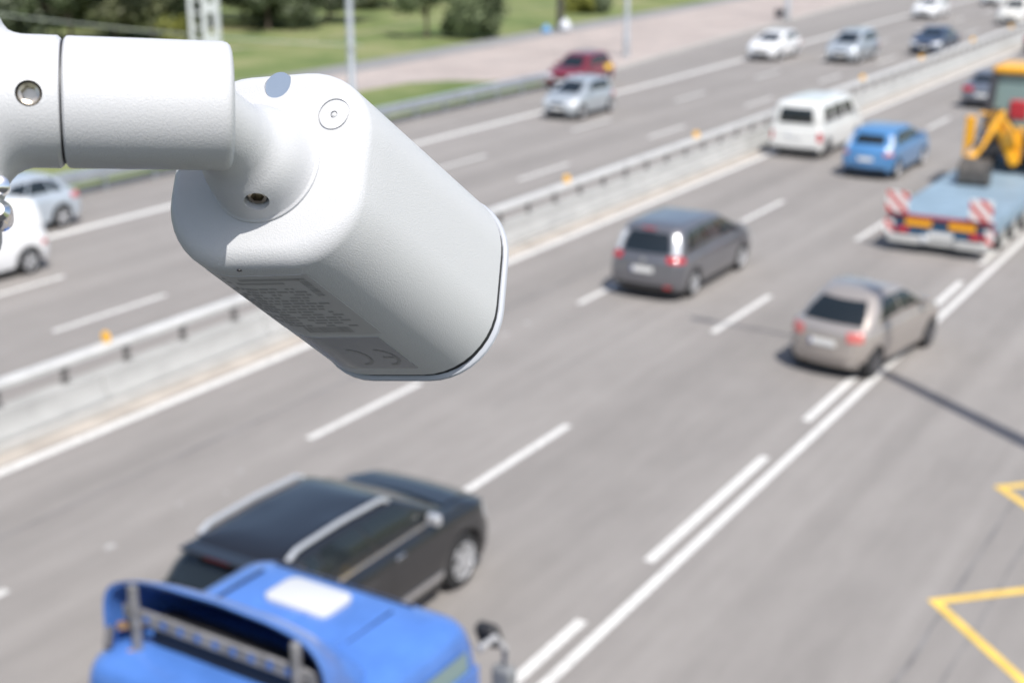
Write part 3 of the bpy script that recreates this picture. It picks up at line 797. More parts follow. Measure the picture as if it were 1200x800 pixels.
# ------------------------------------------------------------------ low loader with the digger
M_DECK = mat('deck_steel_blue', (.27, .37, .45), .55, .25, vary=.14, scale=1.5)
M_NAVY = mat('tailboard_navy', (.03, .085, .16), .45)
M_TRED = mat('trailer_red', (.36, .05, .07), .5)
M_AMBER = mat('marker_amber', (.95, .42, .015), .4)
M_LGREY = mat('bumper_grey', (.55, .55, .53), .45, .2, vary=.08)
def stripes(name):
    m = bpy.data.materials.new(name); m.use_nodes = True
    n, l = m.node_tree.nodes, m.node_tree.links
    tc = n.new('ShaderNodeTexCoord'); mp = n.new('ShaderNodeMapping'); mp.inputs['Rotation'].default_value = (0, R(45), 0)
    l.new(tc.outputs['Object'], mp.inputs['Vector'])
    wv = n.new('ShaderNodeTexWave'); wv.bands_direction = 'X'; wv.inputs['Scale'].default_value = 1.15; wv.inputs['Distortion'].default_value = 0
    l.new(mp.outputs[0], wv.inputs['Vector'])
    cr = n.new('ShaderNodeValToRGB'); cr.color_ramp.interpolation = 'CONSTANT'
    cr.color_ramp.elements[0].color = (.80, .79, .77, 1); cr.color_ramp.elements[1].position = .55; cr.color_ramp.elements[1].color = (.60, .07, .06, 1)
    l.new(wv.outputs['Fac'], cr.inputs[0]); l.new(cr.outputs[0], n['Principled BSDF'].inputs['Base Color'])
    n['Principled BSDF'].inputs['Roughness'].default_value = .4
    return m
M_STRIPE = stripes('hazard_stripes')
TRX, TRY = -8.33, 33.9
tr = thing('low_loader_trailer', 'pale blue steel low loader trailer with striped warning boards, carrying the yellow digger', 'trailer', (TRX, TRY, 0), 0)
g = G(); g.box((0, 6.2, .91), (2.62, 12.2, .12)); g.obj('deck', M_DECK, tr, bevel=.015)
for s in (-1, 1):
    g = G(); g.box((s * 1.30, 6.2, .76), (.06, 12.2, .26)); g.obj('side_beam', M_DECK, tr)
g = G(); g.box((0, .04, .66), (2.56, .06, .40)); g.obj('tailboard', M_NAVY, tr)
g = G(); g.box((0, -.005, .945), (2.64, .10, .07)); g.obj('red_stripe', M_TRED, tr)
for s in (-1, 1):
    g = G(); g.box((s * .54 + .02, -.01, .795), (.66, .03, .20)); g.obj('marker_board', M_AMBER, tr, bevel=.01)
    g = G(); g.box((s * .90, -.02, .57), (.28, .06, .14)); g.obj('tail_lamp', M_RED, tr, bevel=.02)
    g = G(); g.box((s * 1.03 - .04, -.07, 1.27), (.56, .03, .52)); g.obj('warning_board', M_STRIPE, tr)
    g = G(); g.box((s * 1.03 - .04, -.03, 1.1), (.06, .04, .5)); g.obj('board_stay', M_DARKM, tr)
    g = G(); g.box((s * 1.24, -.05, .62), (.24, .03, .36)); g.obj('striped_plate', M_STRIPE, tr)
    g = G(); g.box((s * .84, -.04, .34), (.82, .12, .20)); g.obj('bumper', M_LGREY, tr, bevel=.02)
g = G(); g.box((0, 0, .33), (2.56, .08, .14)); g.obj('cross_member', M_LGREY, tr)
g = G(); g.lathe((-.33, -.06, .39), (0, -1, 0), [(0, .12), (.04, .115), (.06, .06)], 18); g.obj('round_lamp', M_CLEAR, tr, smooth=True)
g = G(); g.box((.06, -.03, .52), (.62, .02, .14)); g.obj('number_plate', M_PLATE, tr)
for yy in (1.5, 2.8, 4.1, 5.4):
    for s in (-1, 1): wheel(tr, s * 1.10, yy, .42, s, M_LGREY, .30, 5)
g = G(); g.box((0, 13.0, 1.2), (1.4, 2.6, .3)); g.box((0, 12.1, .95), (1.6, .5, .7)); g.obj('gooseneck', M_DECK, tr, bevel=.03)
for s in (-1, 1):
    g = G(); g.box((s * .5, 13.6, .52), (.14, .14, 1.04)); g.obj('support_leg', M_DARKM, tr)

M_JCB = mat('digger_yellow', (.83, .40, .02), .38, 0, coat=.3, vary=.08, scale=3)
M_STEEL = mat('worn_steel', (.115, .105, .095), .55, .5, vary=.3, scale=5)
M_CABG = mat('cab_glass_green', (.20, .28, .275), .06, spec=.6)
dz = .97
bh = thing('backhoe_loader', 'yellow backhoe loader standing on the pale blue trailer with its bucket down', 'digger', (TRX + .15, 42.6, dz), 0)
ox, oy = TRX + .15, 42.6
def P_(x, y, z): return (x - ox, y - oy, z - dz)
def arm(name, pts, w, hs, m=M_JCB):
    g = G()
    for (a, b), (h0, h1) in zip(zip(pts[:-1], pts[1:]), zip(hs[:-1], hs[1:])):
        a, b = Vector(a), Vector(b); d = (b - a).normalized(); x = d.cross(Vector((0, 1, 0)))
        x = x.normalized() if x.length > .01 else Vector((1, 0, 0)); y = x.cross(d)
        g.loft([[a + x * h0 * i + y * w * j for i, j in ((-.5, -.5), (.5, -.5), (.5, .5), (-.5, .5))], [b + x * h1 * i + y * w * j for i, j in ((-.5, -.5), (.5, -.5), (.5, .5), (-.5, .5))]])
    return g.obj(name, m, bh, bevel=.02)
arm('boom', [P_(-8.15, 41.0, 1.45), P_(-8.25, 40.2, 2.2), P_(-8.45, 39.6, 2.72)], .26, (.34, .36, .30))
arm('dipper', [P_(-8.38, 39.45, 2.80), P_(-8.66, 39.1, 2.1), P_(-8.92, 38.7, 1.5)], .22, (.28, .30, .20))
g = G(); g.box(P_(-8.72, 38.95, 2.10), (.06, .05, .0)); 
g = G(); g.lathe(P_(-8.55, 39.5, 2.74), (1, 0, 0), [(0, .19), (.32, .19)], 18); g.obj('pivot', M_JCB, bh, smooth=True)
g = G(); g.tube([P_(-8.60, 39.0, 2.45), P_(-8.95, 38.75, 1.75)], .055, 10); g.obj('hydraulic_ram', M_CHROME, bh, smooth=True)
# bucket
g = G(); prof = [(0, .75), (-.18, .70), (-.38, .45), (-.42, .18), (-.30, .0), (.10, -.02), (.14, .04), (-.22, .08), (-.32, .24), (-.28, .42), (-.10, .62), (.02, .68)]
g.loft([[(x, a, b) for a, b in [(q[0], q[1]) for q in prof]] for x in (-.40, .40)])
for s in (-1, 1): g.box((s * .39, -.16, .34), (.03, .46, .62))
for k in range(5): g.box((-.34 + k * .17, .17, .03), (.07, .16, .04))
bu = g.obj('bucket', M_STEEL, bh); bu.location = P_(-8.63, 38.6, .95)
arm('bucket_link', [P_(-8.9, 38.7, 1.55), P_(-8.8, 38.5, 1.15)], .18, (.20, .16))
M_HOSE = mat('hydraulic_hose', (.015, .015, .016), .5)
for dx in (-.06, .04, .13):
    g = G(); g.tube([P_(-8.15 + dx, 40.9, 2.0), P_(-8.30 + dx, 40.1, 2.55), P_(-8.45 + dx, 39.35, 2.98), P_(-8.62 + dx, 39.0, 2.5), P_(-8.78 + dx, 38.75, 1.95)], .028, 8); g.obj('hose', M_HOSE, bh, smooth=True)
g = G(); g.tube([P_(-8.30, 39.95, 2.15), P_(-8.38, 39.25, 2.45)], .075, 12); g.obj('ram_body', M_JCB, bh, smooth=True)
g = G(); g.box(P_(-8.72, 38.93, 2.05), (.15, .02, .34), Matrix.Rotation(R(-24), 3, 'Y')); g.obj('decal', mat('decal_white', (.7, .68, .64), .4), bh)
for x in (-8.75, -8.0, -7.6):
    g = G(); g.tube([P_(x, 40.9, 2.1), P_(x - .1, 40.75, 1.7), P_(x + .1, 40.8, 1.35)], .03, 8); g.obj('hose', M_HOSE, bh, smooth=True)
g = G(); g.box(P_(-7.45, 40.85, 1.62), (.5, .2, .42)); g.obj('valve_cover', M_JCB, bh, bevel=.03)
# stabilisers, rear frame
for x in (-9.25, -7.15):
    g = G(); g.box(P_(x - .05, 40.3, 2.0), (.24, .26, 1.15)); g.obj('stabiliser', M_JCB, bh, bevel=.02)
    g = G(); g.box(P_(x, 40.6, 1.30), (.13, .16, .7)); g.box(P_(x, 40.6, 1.0), (.36, .34, .06)); g.obj('stabiliser_foot', M_STEEL, bh)
g = G(); g.box(P_(-8.18, 41.0, 1.55), (2.1, .16, .34)); g.box(P_(-8.18, 41.0, 2.02), (2.1, .14, .18)); g.obj('rear_frame', M_DARKM, bh)
arm('slew_post', [P_(-8.1, 40.75, 1.25), P_(-8.1, 40.75, 2.2)], .3, (.34, .30))
arm('swing_ram', [P_(-8.5, 40.55, 2.1), P_(-8.0, 40.5, 1.25)], .16, (.24, .22))
# body, bonnet, cab
g = G(); g.box(P_(-8.18, 42.6, 1.75), (1.5, 3.0, .7)); g.obj('chassis', M_DARKM, bh, bevel=.04)
g = G(); g.box(P_(-8.18, 45.0, 2.15), (1.15, 2.0, .95)); g.obj('bonnet', M_JCB, bh, bevel=.1)
g = G()
b0 = [(-1.0, -.85), (1.0, -.85), (.95, .95), (-.95, .95)]; b1 = [(-.92, -.72), (.92, -.72), (.85, .72), (-.85, .72)]
g.loft([[P_(-8.18 + x, 42.7 + y, 2.05) for x, y in b0], [P_(-8.18 + x, 42.7 + y, 3.62) for x, y in b1]])
g.obj('cab_glass', M_CABG, bh)
for (x0, y0), (x1, y1) in zip(b0, b1):
    g = G(); g.bar(P_(-8.18 + x0 * 1.01, 42.7 + y0 * 1.01, 2.0), P_(-8.18 + x1 * 1.01, 42.7 + y1 * 1.01, 3.65), .24, .20); g.obj('cab_pillar', M_DARKM, bh)
g = G(); g.box(P_(-8.18, 42.7, 3.74), (2.02, 1.75, .22)); g.obj('cab_roof', M_JCB, bh, bevel=.09, seg=3)
g = G(); g.box(P_(-8.18, 42.7, 2.05), (2.1, 1.9, .16)); g.obj('cab_sill', M_JCB, bh, bevel=.03)
g = G(); g.box(P_(-8.35, 41.9, 2.62), (.50, .14, .55)); g.obj('seat', mat('seat_red', (.45, .03, .04), .7), bh, bevel=.05)
g = G(); g.lathe(P_(-7.6, 42.3, 3.85), (0, 0, 1), [(0, .08), (.14, .08), (.17, .04)], 14); g.obj('beacon', M_AMBER, bh, smooth=True)
for s in (-1, 1):
    wheel(bh, s * .92, -.4, .72, s, mat('wheel_cream', (.72, .66, .50), .5), .46, 6); bh.children[-1].location.z = 0
    wheel(bh, s * .88, 2.6, .52, s, mat('wheel_cream', (0, 0, 0)), .38, 6)
    g = G(); g.bar((s * .62, 1.2, 1.5), (s * .62, 4.3, .75), .2, .26); g.obj('loader_arm', M_JCB, bh, bevel=.03)
    g = G(); g.box((s * .95, -.4, 1.50), (.52, 1.3, .07)); g.obj('mudguard', M_JCB, bh, bevel=.03)
g = G(); g.loft([[(x, 4.2 + a, .1 + b) for a, b in ((0, .95), (.15, .2), (.95, 0), (.95, .05), (.28, .28), (.12, .95))] for x in (-1.12, 1.12)]); g.obj('loader_bucket', M_STEEL, bh)

# ------------------------------------------------------------------ blue lorry cab in the foreground
M_LBLUE = mat('lorry_blue', (.075, .19, .54), .32, 0, coat=.7, vary=.12, scale=3)
M_LBLUE2 = M_LBLUE
M_RUST = mat('galvanised_bracket', (.27, .27, .28), .6, .3, vary=.35, scale=9)
LX, LY = -6.67, 6.2
lt = thing('lorry', 'bright blue lorry cab with a roof wind deflector and a white roof hatch', 'lorry', (LX, LY, .11), 0)
def rrect(w, y0, y1, r, n=5):
    pts = []
    for cx, cy, a0 in ((w - r, y1 - r, 0), (-w + r, y1 - r, 90), (-w + r, y0 + r, 180), (w - r, y0 + r, 270)):
        for k in range(n + 1):
            a = R(a0 + 90 * k / n); pts.append((cx + r * math.cos(a), cy + r * math.sin(a)))
    return pts
rings = []
for z, w, y0, y1, r in ((.55, 1.18, .0, 2.32, .2), (.9, 1.22, -.03, 2.38, .22), (1.5, 1.22, -.03, 2.40, .24), (2.15, 1.20, -.02, 2.34, .24), (2.55, 1.175, 0, 2.25, .22), (2.70, 1.155, .02, 2.20, .22), (2.78, 1.12, .06, 2.14, .22), (2.825, 1.05, .14, 2.04, .22), (2.845, .93, .28, 1.88, .25), (2.86, .6, .5, 1.5, .3)):
    rings.append([(x, y, z) for x, y in rrect(w, y0, y1, r)])
g = G(); g.loft(rings); g.obj('cab_body', M_LBLUE, lt, smooth=True, angle=60)
# ribs pressed in the roof, dark gutters, roof hatch
for x in (-.84, .55):
    g = G(); g.box((x, 1.55, 2.856), (.035, .60, .014)); g.obj('roof_seam', M_BLACK, lt, bevel=.005)
    g = G(); g.box((x * .4 + .32, 1.5, 2.866), (.03, .7, .012)); g.obj('roof_rib', M_LBLUE, lt, bevel=.005)
g = G(); g.loft([[(x - .16, y + 1.64, z) for x, y in rrect(w_, -h_, h_, .09)] for z, w_, h_ in ((2.85, .34, .21), (2.895, .34, .21), (2.912, .31, .18))])
g.obj('roof_hatch', mat('hatch_white', (.54, .55, .56), .4), lt, bevel=.004)
g = G(); g.box((-.1, 2.02, 2.84), (1.5, .02, .012)); g.obj('roof_seam', M_BLACK, lt)
for k in range(7):
    g = G(); g.lathe((-.9 + k * .3, .16, 2.80), (0, -.3, 1), [(0, .018), (.008, .016), (.012, .006)], 10); g.obj('bolt', M_GALV, lt, smooth=True)
g = G(); g.box((-.36, .02, 2.5), (.014, .09, .5)); g.box((.36, .02, 2.5), (.014, .09, .5)); g.obj('rear_seam', M_NAVY, lt)
# deflector shell: arch cross-sections from the lip forward
def arch(w, h, y, z0, n=48, e=3.2):
    pts = []
    for k in range(n + 1):
        a = math.pi * k / n; c, s = math.cos(a), math.sin(a)
        x = w * math.copysign(abs(c) ** (2 / e), c); hh = abs(s) ** (2 / e)
        pts.append(Vector((x, y + .12 * (1 - (x / w) ** 2) * hh, z0 + h * hh)))
    return pts
secs = [(1.13, .78, .30, 2.66, 6.5), (1.13, .77, .34, 2.665, 6.0), (1.12, .70, .46, 2.68, 5), (1.09, .53, .64, 2.72, 4), (1.03, .32, .84, 2.76, 3.2), (.94, .10, 1.02, 2.80, 2.6)]
g = G(); outer = [arch(w, h, y, z, e=e) for w, h, y, z, e in secs]
inner = [[v + Vector((-.03 * (1 if v.x > 0 else -1) * min(1, abs(v.x) / .9), .02, -.035)) for v in s] for s in outer]
n = len(outer[0])
g.loft(outer, False, False, False); g.loft(inner, False, False, False)
g.add(outer[0] + inner[0], [(i, i + 1, n + i + 1, n + i) for i in range(n - 1)])
g.obj('wind_deflector', M_LBLUE, lt, smooth=True, angle=60)
g = G(); g.loft([[(x, .37 + .0, z) for x, z in ((-.98, 3.05), (.98, 3.05), (.98, 3.17), (-.98, 3.17))], [(x, .41, z) for x, z in ((-.98, 3.05), (.98, 3.05), (.98, 3.17), (-.98, 3.17))]])
for k in range(9): pass
df = g.obj('bracket_beam', M_RUST, lt, bevel=.01)
for k in range(9):
    g = G(); g.lathe((-.72 + k * .18, .372, 3.11), (0, -1, 0), [(0, .035), (.004, .035)], 14); g.obj('hole', M_LBLUE, df)
for x in (-.80, .84):
    g = G(); g.box((x, .33, 3.06), (.065, .06, .70)); g.obj('bracket_post', M_RUST, lt, bevel=.01)
g = G(); g.bar((-1.02, .34, 2.98), (-.84, .9, 2.86), .05); g.bar((-.84, .30, 2.84), (-.70, -.02, 2.55), .05, .03); g.obj('bracket_stay', mat('rusty_stay', (.30, .19, .10), .8, vary=.4, scale=12), lt)
g = G(); g.bar((-1.06, .3, 2.98), (-1.0, .2, 2.86), .06); g.obj('clamp', M_DARKM, lt)
g = G(); g.box((0, .55, 2.96), (1.5, .24, .26)); g.obj('horn_box', M_BLACK, lt, bevel=.05)
# rear wall of the cab, glazing, doors, mirrors, grille, chassis and wheels
g = G()
for x in (-.55, .0, .55): g.box((x, -.035, 1.9), (.06, .03, 1.2))
g.obj('rear_wall_rib', M_LBLUE, lt)
g = G(); g.add([(-1.02, 2.405, 1.62), (1.02, 2.405, 1.62), (.95, 2.275, 2.52), (-.95, 2.275, 2.52)], [(0, 1, 2, 3)]); g.add([(-1.02, 2.39, 1.62), (1.02, 2.39, 1.62), (.95, 2.26, 2.52), (-.95, 2.26, 2.52)], [(0, 1, 2, 3)]); g.obj('windshield', M_GLASS, lt)
for s in (-1, 1):
    g = G(); g.box((s * 1.222, 1.52, 1.55), (.03, 1.22, 1.75)); d = g.obj('door', M_LBLUE, lt, bevel=.02)
    g = G(); g.add([(s * 1.243, 1.0, 1.72), (s * 1.243, 2.06, 1.72), (s * 1.192, 2.0, 2.60), (s * 1.192, 1.0, 2.60)], [(0, 1, 2, 3)]); g.add([(s * 1.225, 1.0, 1.72), (s * 1.225, 2.06, 1.72), (s * 1.15, 2.0, 2.60), (s * 1.15, 1.0, 2.60)], [(0, 1, 2, 3)]); g.obj('side_window', M_CABG, d)
    g = G(); g.box((s * 1.25, 1.05, 1.45), (.04, .16, .05)); g.obj('handle', M_BLACK, d, bevel=.01)
    g = G(); g.tube([(s * 1.19, 2.2, 2.52), (s * 1.22, 2.40, 2.54), (s * 1.28, 2.46, 2.42), (s * 1.28, 2.46, 1.75), (s * 1.25, 2.3, 1.6)], .03, 8); ma = g.obj('mirror_arm', mat('arm_silver', (.42, .42, .43), .5, .2), lt, smooth=True)
    g = G(); g.box((s * 1.27, 2.46, 2.0), (.22, .12, .50)); g.obj('mirror', mat('mirror_shell', (.20, .21, .22), .45, .1), lt, bevel=.05, seg=3)
    g = G(); g.box((s * 1.06, 2.55, 2.44), (.22, .13, .24), Matrix.Rotation(R(25), 3, 'X')); g.obj('kerb_mirror', M_BLACK, lt, bevel=.05, seg=3)
    g = G(); g.box((s * .9, 2.40, .75), (.36, .06, .22)); g.obj('headlight', M_CLEAR, lt, bevel=.02)
    wheel(lt, s * 1.02, 1.25, .50, s, M_LGREY, .32, 6)
    wheel(lt, s * .98, -2.4, .50, s, M_LGREY, .42, 6)
g = G(); g.box((0, 2.43, 1.12), (1.5, .06, .5)); g.obj('grille', M_BLACK, lt, bevel=.02)
g = G(); g.box((0, 2.40, .48), (2.36, .22, .34)); g.obj('bumper', M_LBLUE, lt, bevel=.05)
g = G()
for x in (-.42, .42): g.box((x, -1.2, .80), (.10, 5.2, .24))
g.box((0, -.2, .8), (.8, .3, .2)); g.box((0, -2.4, .98), (1.0, .9, .1)); g.obj('chassis', M_DARKM, lt)

# ------------------------------------------------------------------ the security camera
def C(px, py, z):                       # point on a line of sight at lens depth z, in lens axes (x right, y down, z away)
    return Vector(((px - 600) / F * z, (py - 400) / F * z, z))
CV = Matrix(((1, 0, 0, 0), (0, -1, 0, 0), (0, 0, -1, 0), (0, 0, 0, 1)))
TOW = MW @ CV
M_CAMW = mat('camera_white', (.54, .545, .557), .42, bump=.34, bscale=2400, dist=.0005)
M_CAMW2 = mat('camera_white_smooth', (.54, .545, .557), .33)
D0 = .40; KF = 1.17
KS = 1.075
Cb, Cf = C(306, 192, D0), C(475, 330, D0 * KF)
NRM = (C(475, 330, D0 * 1.25) - Cb).normalized()      # the back and front faces stand square to this
AX = (Cf - Cb).normalized(); LEN = (Cf - Cb).length
U = (Vector((1, 0, 0)) - NRM * NRM.x).normalized(); V = NRM.cross(U)
if V.y < 0: V = -V
ROLL = R(5)
U, V = U * math.cos(ROLL) + V * math.sin(ROLL), V * math.cos(ROLL) - U * math.sin(ROLL)
root_w = TOW @ Cb
sc = thing('security_camera', 'white bullet security camera on a jointed arm above the motorway', 'security camera', root_w)
INV = Matrix.Translation(-root_w) @ TOW
def L_(v): return INV @ v
def rsq(hu, hv, r, n=10):
    pts = []
    for cx, cy, a0 in ((hu - r, hv - r, 0), (-hu + r, hv - r, 90), (-hu + r, -hv + r, 180), (hu - r, -hv + r, 270)):
        for k in range(n + 1):
            a = R(a0 + 90 * k / n); pts.append((cx + r * math.cos(a), cy + r * math.sin(a)))
    return pts
HU, HV, RC = .0316, .0306, .0222
def body_ring(t, inset=0.0):
    k = 1 + (KS - 1) * t / LEN
    return [L_(Cb + AX * t + U * x + V * y) for x, y in rsq(HU * k - inset, HV * k - inset, RC * k - inset * .9)]
FR = .0055
rings = [body_ring(0, FR)]
for k in range(1, 9):
    a = R(90 * k / 8); rings.append(body_ring(FR * (1 - math.cos(a)), FR * (1 - math.sin(a))))
for k in range(1, 9): rings.append(body_ring(FR + (LEN - FR) * k / 8))
rings.append(body_ring(LEN + .0002, .0004))
rings.append(body_ring(LEN + .0003, .0030))
g = G(); g.loft(rings)
def apply_cut(o, cutters):
    for gg in cutters:
        c = gg.obj('cut', M_CAMW2)
        if o.parent: c.parent = o.parent
        m = o.modifiers.new('b', 'BOOLEAN'); m.operation = 'DIFFERENCE'; m.object = c; m.solver = 'EXACT'
        bpy.context.view_layer.update()
        dg = bpy.context.evaluated_depsgraph_get()
        me = bpy.data.meshes.new_from_object(o.evaluated_get(dg))
        o.modifiers.clear(); o.data = me; bpy.data.objects.remove(c)
    o.data.polygons.foreach_set('use_smooth', [True] * len(o.data.polygons)); o.data.set_sharp_from_angle(angle=R(32))
housing = g.obj('housing', M_CAMW, sc, smooth=True, angle=40)
INV3 = INV.to_3x3()
ax_l = (INV3 @ NRM).normalized()
def face_pt(px, py, off=0.0):           # point of the back face under a line of sight
    d = C(px, py, 1.0); k = Cb.dot(NRM) / d.dot(NRM)
    return d * k + NRM * off
def ringcut(c, r0, r1, depth):          # annular groove cutter
    gg = G(); d = ax_l; u = d.orthogonal().normalized(); w = d.cross(u); n = 40
    prof = [(-.002, r0), (depth, r0), (depth, r1), (-.002, r1)]
    gg.loft([[L_(c) + d * t + (u * math.cos(2 * math.pi * j / n) + w * math.sin(2 * math.pi * j / n)) * r for j in range(n)] for t, r in prof + [prof[0]]], False, False)
    return gg
px2m = D0 / F
plug_c, grv_c = face_pt(325, 99), face_pt(391, 134)
gA = G(); gA.lathe(L_(plug_c) - ax_l * .002, ax_l, [(0, 17.5 * px2m), (.0040, 17.5 * px2m)], 40)
gC = G(); gC.lathe(L_(grv_c) - ax_l * .002, ax_l, [(0, .0011), (.0034, .0011)], 20)
apply_cut(housing, [gA, ringcut(grv_c, 18.2 * px2m, 20.0 * px2m, .0006), gC])
g = G(); g.lathe(L_(plug_c) + ax_l * .0006, ax_l, [(0, 17.1 * px2m), (.001, 17.1 * px2m)], 40); g.obj('plug', mat('grey_plug', (.20, .25, .33), .5), sc)
g = G(); g.lathe(L_(grv_c) - ax_l * .0001, ax_l, [(0, .0004), (.0003, .0008), (.001, .0009)], 16); g.obj('pin', M_CAMW2, sc, smooth=True)
# front bezel with a dark gasket behind it
def brings(seq): return [body_ring(LEN + t, ins) for t, ins in seq]
g = G(); g.loft(brings([(.0002, .0009), (.0032, .0009)])); g.obj('gasket', M_BLACK, sc, smooth=True)
g = G(); g.loft(brings([(.0030, .0022), (.0030, .0004), (.0034, -.0002), (.0036, -.0004), (.0044, -.0005), (.0051, .0001), (.0056, .0014), (.0056, .003)])); g.obj('bezel', mat('bezel_grey', (.40, .42, .46), .3), sc, smooth=True, angle=30)
g = G(); g.loft(brings([(.0051, .0031), (.0060, .0031)])); g.obj('front_glass', M_GLASS, sc)
# swivel joint
JC = face_pt(311, 195)
g = G()
prof = [(.0010, .0176), (-.0002, .0177), (-.0008, .0176), (-.0012, .0170), (-.0016, .0168), (-.005, .01615), (-.008, .0156), (-.0110, .0147), (-.0136, .0134), (-.0160, .0120), (-.019, .0113), (-.024, .0109), (-.034, .0107), (-.040, .0095)]
g.lathe(L_(JC), ax_l, prof, 64)
joint = g.obj('swivel_joint', M_CAMW, sc, smooth=True, angle=30)
def surf_dir(px, py, z): return C(px, py, z)
bolt_c = C(301, 234, .3868)
bd = ((bolt_c - (JC - NRM * .006))).normalized()
dn = (bd * .85 - NRM * .25 + Vector((0, .25, -.1))).normalized()
gH = G(); gH.lathe(L_(bolt_c) - (INV3 @ dn) * .004, INV3 @ dn, [(0, .0035), (.010, .0037)], 28)
apply_cut(joint, [gH])
def hexscrew(name, c, d, r, parent):
    d = (INV3 @ d).normalized(); c = L_(c); gg = G(); u = d.orthogonal().normalized(); w = d.cross(u); rings = []
    for t, rr, hexa in ((-.003, r, 0), (-.0005, r, 0), (0, r * .86, 0), (-.0002, r * .66, 1), (-.0028, r * .60, 1)):
        row = []
        for j in range(36):
            a = 2 * math.pi * j / 36
            q = rr if not hexa else rr * math.cos(math.pi / 6) / math.cos((a % (math.pi / 3)) - math.pi / 6)
            row.append(c + d * t + (u * math.cos(a) + w * math.sin(a)) * q)
        rings.append(row)
    gg.loft(rings, True, True)
    return gg.obj(name, mat('screw_steel', (.46, .42, .36), .28, 1.0), parent, smooth=True, angle=30)
hexscrew('screw', bolt_c - dn * .0010, dn, .0030, sc)
# arm and elbow
A1, A0 = C(272, 125, .372), C(77, 120, .3615)
ad = (A1 - A0).normalized(); AR = .01735
AL = (A1 - A0).length
adl = (INV3 @ ad).normalized()
g = G(); g.lathe(L_(A0), adl, [(0, AR - .0011), (.0002, AR - .0006), (.0007, AR - .0001), (.0013, AR), (AL - .0026, AR), (AL - .0013, AR - .0003), (AL - .0005, AR - .001), (AL, AR - .0024), (AL + .0002, AR - .004)], 96)
arm_o = g.obj('arm', M_CAMW, sc, smooth=True, angle=30)
g = G(); g.lathe(L_(A0) - adl * .0012, adl, [(0, AR - .0012), (.0016, AR - .0012)], 48); g.obj('seam', M_BLACK, sc, smooth=True)
up = Vector((0, -1, 0)); up = (up - ad * up.dot(ad)).normalized(); sd = ad.cross(up)
if sd.z > 0: sd = -sd
q_ = up * math.sin(R(30)) + sd * math.cos(R(30)); g = G()
g.bar(L_(A0 + ad * .002 + q_ * (AR - .0001)), L_(A0 + ad * (AL - .003) + q_ * (AR - .0001)), .00022, .00026); g.obj('parting_line', M_CAMW2, arm_o)
# elbow: branch that flares into a vertical tube
up = Vector((0, -1, 0)); up = (up - ad * up.dot(ad)).normalized(); sd = ad.cross(up)
g = G(); rings = []
for t, fu, fd, fs in ((-.0004, -.0012, -.0012, -.0012), (-.0007, -.0004, -.0004, -.0004), (-.0016, 0, 0, 0), (-.0085, 0, 0, 0), (-.0105, .0, .0006, 0), (-.0125, .0004, .0018, 0), (-.0140, .0011, .0036, 0), (-.0152, .0026, .006, 0), (-.0163, .0048, .010, .0), (-.0172, .008, .0165, .0), (-.030, .012, .0195, 0), (-.045, .012, .0195, 0)):
    row = []
    for j in range(64):
        a = 2 * math.pi * j / 64; s_, c_ = math.sin(a), math.cos(a)
        ru = AR + fs + (fu if s_ > 0 else fd) * abs(s_) ** 3
        row.append(L_(A0 + ad * t + up * ru * s_ + sd * (AR + fs) * c_))
    rings.append(row)
g.loft(rings)
E0 = A0 + ad * (-.0345)
g.lathe(L_(E0 + up * -.040), (INV3 @ up), [(0, .0158), (.0012, .0176), (.003, .0180), (.075, .0180), (.090, .021), (.095, .024)], 64)
elbow = g.obj('elbow', M_CAMW, sc, smooth=True, angle=35)
e_c = C(34, 110, .3612 - AR * .98)
ed = (e_c - (A0 + ad * ((e_c - A0).dot(ad)))).normalized()
e_c = A0 + ad * ((e_c - A0).dot(ad)) + ed * AR
gH = G(); gH.lathe(L_(e_c) - (INV3 @ ed) * .004, INV3 @ ed, [(0, .0033), (.010, .0033)], 28)
apply_cut(elbow, [gH])
hexscrew('screw', e_c - ed * .0006, ed, .0030, sc)
g = G(); cb = C(-1, 252, .35); g.lathe(L_(cb), INV3 @ Vector((.3, -.2, -1)), [(-.004, .0034), (.002, .0036), (.0045, .0030), (.0055, .0016)], 28); g.obj('bolt', M_CHROME, sc, smooth=True)
g = G(); g.lathe(L_(cb) + INV3 @ Vector((0, -.0075, .001)), INV3 @ Vector((.3, 0, -1)), [(-.004, .0022), (.003, .0024), (.0038, .001)], 20); g.obj('bolt', M_CHROME, sc, smooth=True)
# rating labels under the housing
def under(u, t, off):                   # u: -1..1 across the lower side, t: 0..1 along it
    k = 1 + (KS - 1) * t
    hu, hv, rc = HU * k, HV * k, RC * k
    x = u * hu; xx = abs(x)
    y = hv if xx <= hu - rc else hv - rc + math.sqrt(max(0, rc * rc - (xx - hu + rc) ** 2))
    nrm = Vector((0, 1)) if xx <= hu - rc else Vector((math.copysign(xx - hu + rc, x), y - hv + rc)).normalized()
    p = Cb + AX * (t * LEN) + U * (x + nrm.x * off) + V * (y + nrm.y * off)
    return L_(p)
def sticker(name, u0, u1, t0, t1, m, off, base=-.0003):
    gg = G(); N = 10
    rows = []
    for i in range(N + 1):
        u = u0 + (u1 - u0) * i / N
        rows.append([under(u, t0, off), under(u, t1, off), under(u, t1, base), under(u, t0, base)])
    gg.loft(rows)
    return gg
M_LAB = mat('label_silver', (.47, .465, .47), .45, .0)
M_LAB2 = mat('label_gloss', (.42, .43, .45), .22, .45)
M_INK = mat('label_ink', (.31, .305, .31), .6)
lb = sticker('label', -.62, .42, .10, .60, M_LAB, .00012).obj('label', M_LAB, sc, smooth=True)
g = G(); random.seed(8)
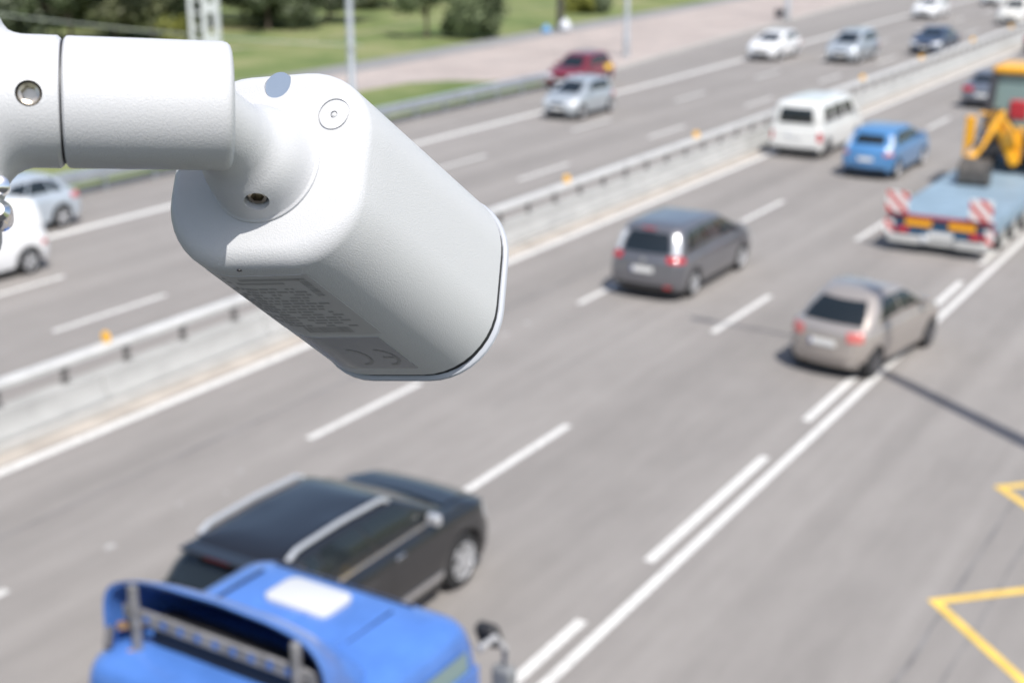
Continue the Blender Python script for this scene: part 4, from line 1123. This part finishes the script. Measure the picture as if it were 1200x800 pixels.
def ink(u0, u1, t0, t1):
    o = .00019; ps = [under(u0 + (u1 - u0) * i / 4, t, o) for t in (t0, t1) for i in range(5)]
    g.add(ps, [(i, i + 1, i + 6, i + 5) for i in range(4)])
for r_ in range(14):                                   # lines of small unreadable print
    t0 = .20 + r_ * .024; u = -.56
    while u < .22:
        w_ = random.uniform(.03, .12)
        if random.random() < .8: ink(u, u + w_, t0, t0 + .012)
        u += w_ + .02
for k in range(12): ink(.28 + k * .0, .36, .125 + k * .012, .125 + k * .012 + random.choice((.004, .007)))
for k in range(22): ink(-.30 + k * .022, -.30 + k * .022 + random.choice((.008, .014)), .53, .58)
ink(-.5, .3, .125, .14); ink(-.5, .1, .155, .168)
g.obj('print', M_INK, lb)
lb2 = sticker('label', -.50, .34, .63, .93, M_LAB2, .00012).obj('label', M_LAB2, sc, smooth=True)
g = G()
def ink_arc(cu, ct, ru, rt, a0, a1, wd):
    o = .0002; n = 14; ps = []
    for i in range(n + 1):
        a = R(a0 + (a1 - a0) * i / n)
        for q in (1 - wd, 1 + wd): ps.append(under(cu + ru * q * math.cos(a), ct + rt * q * math.sin(a), o))
    g.add(ps, [(2 * i, 2 * i + 1, 2 * i + 3, 2 * i + 2) for i in range(n)])
ink_arc(-.17, .82, .14, .07, -90, 90, .10); ink_arc(.12, .82, .14, .07, -90, 90, .10); ink(.12, .25, .813, .827)
g.obj('print', M_INK, lb2)
g = G(); c_ = under(-.18, .055, -.0002); g.lathe(c_, INV3 @ V, [(0, .0007), (.0004, .0007)], 14); g.obj('drain_hole', M_BLACK, sc)
# the white mast that carries it, left of the picture
mast_c = TOW @ (E0 + ad * -.10)
mt = thing('mast', 'white steel mast carrying the security camera, standing left of the arm', 'mast', (mast_c.x, mast_c.y, 6.4))
g = G(); g.lathe((0, 0, 0), (0, 0, 1), [(0, .024), (HCAM - 6.4 + .09, .024), (HCAM - 6.4 + .095, .012)], 32); g.obj('pole', M_WHITEM, mt, smooth=True)
g = G(); g.box((0, 0, .61), (.2, .2, .02)); g.obj('base_plate', M_WHITEM, mt)
g = G(); g.lathe(L_(E0), -adl, [(0, .014), (.056, .014), (.058, .028), (.064, .028)], 40); g.obj('bracket', M_CAMW, sc, smooth=True, angle=35)
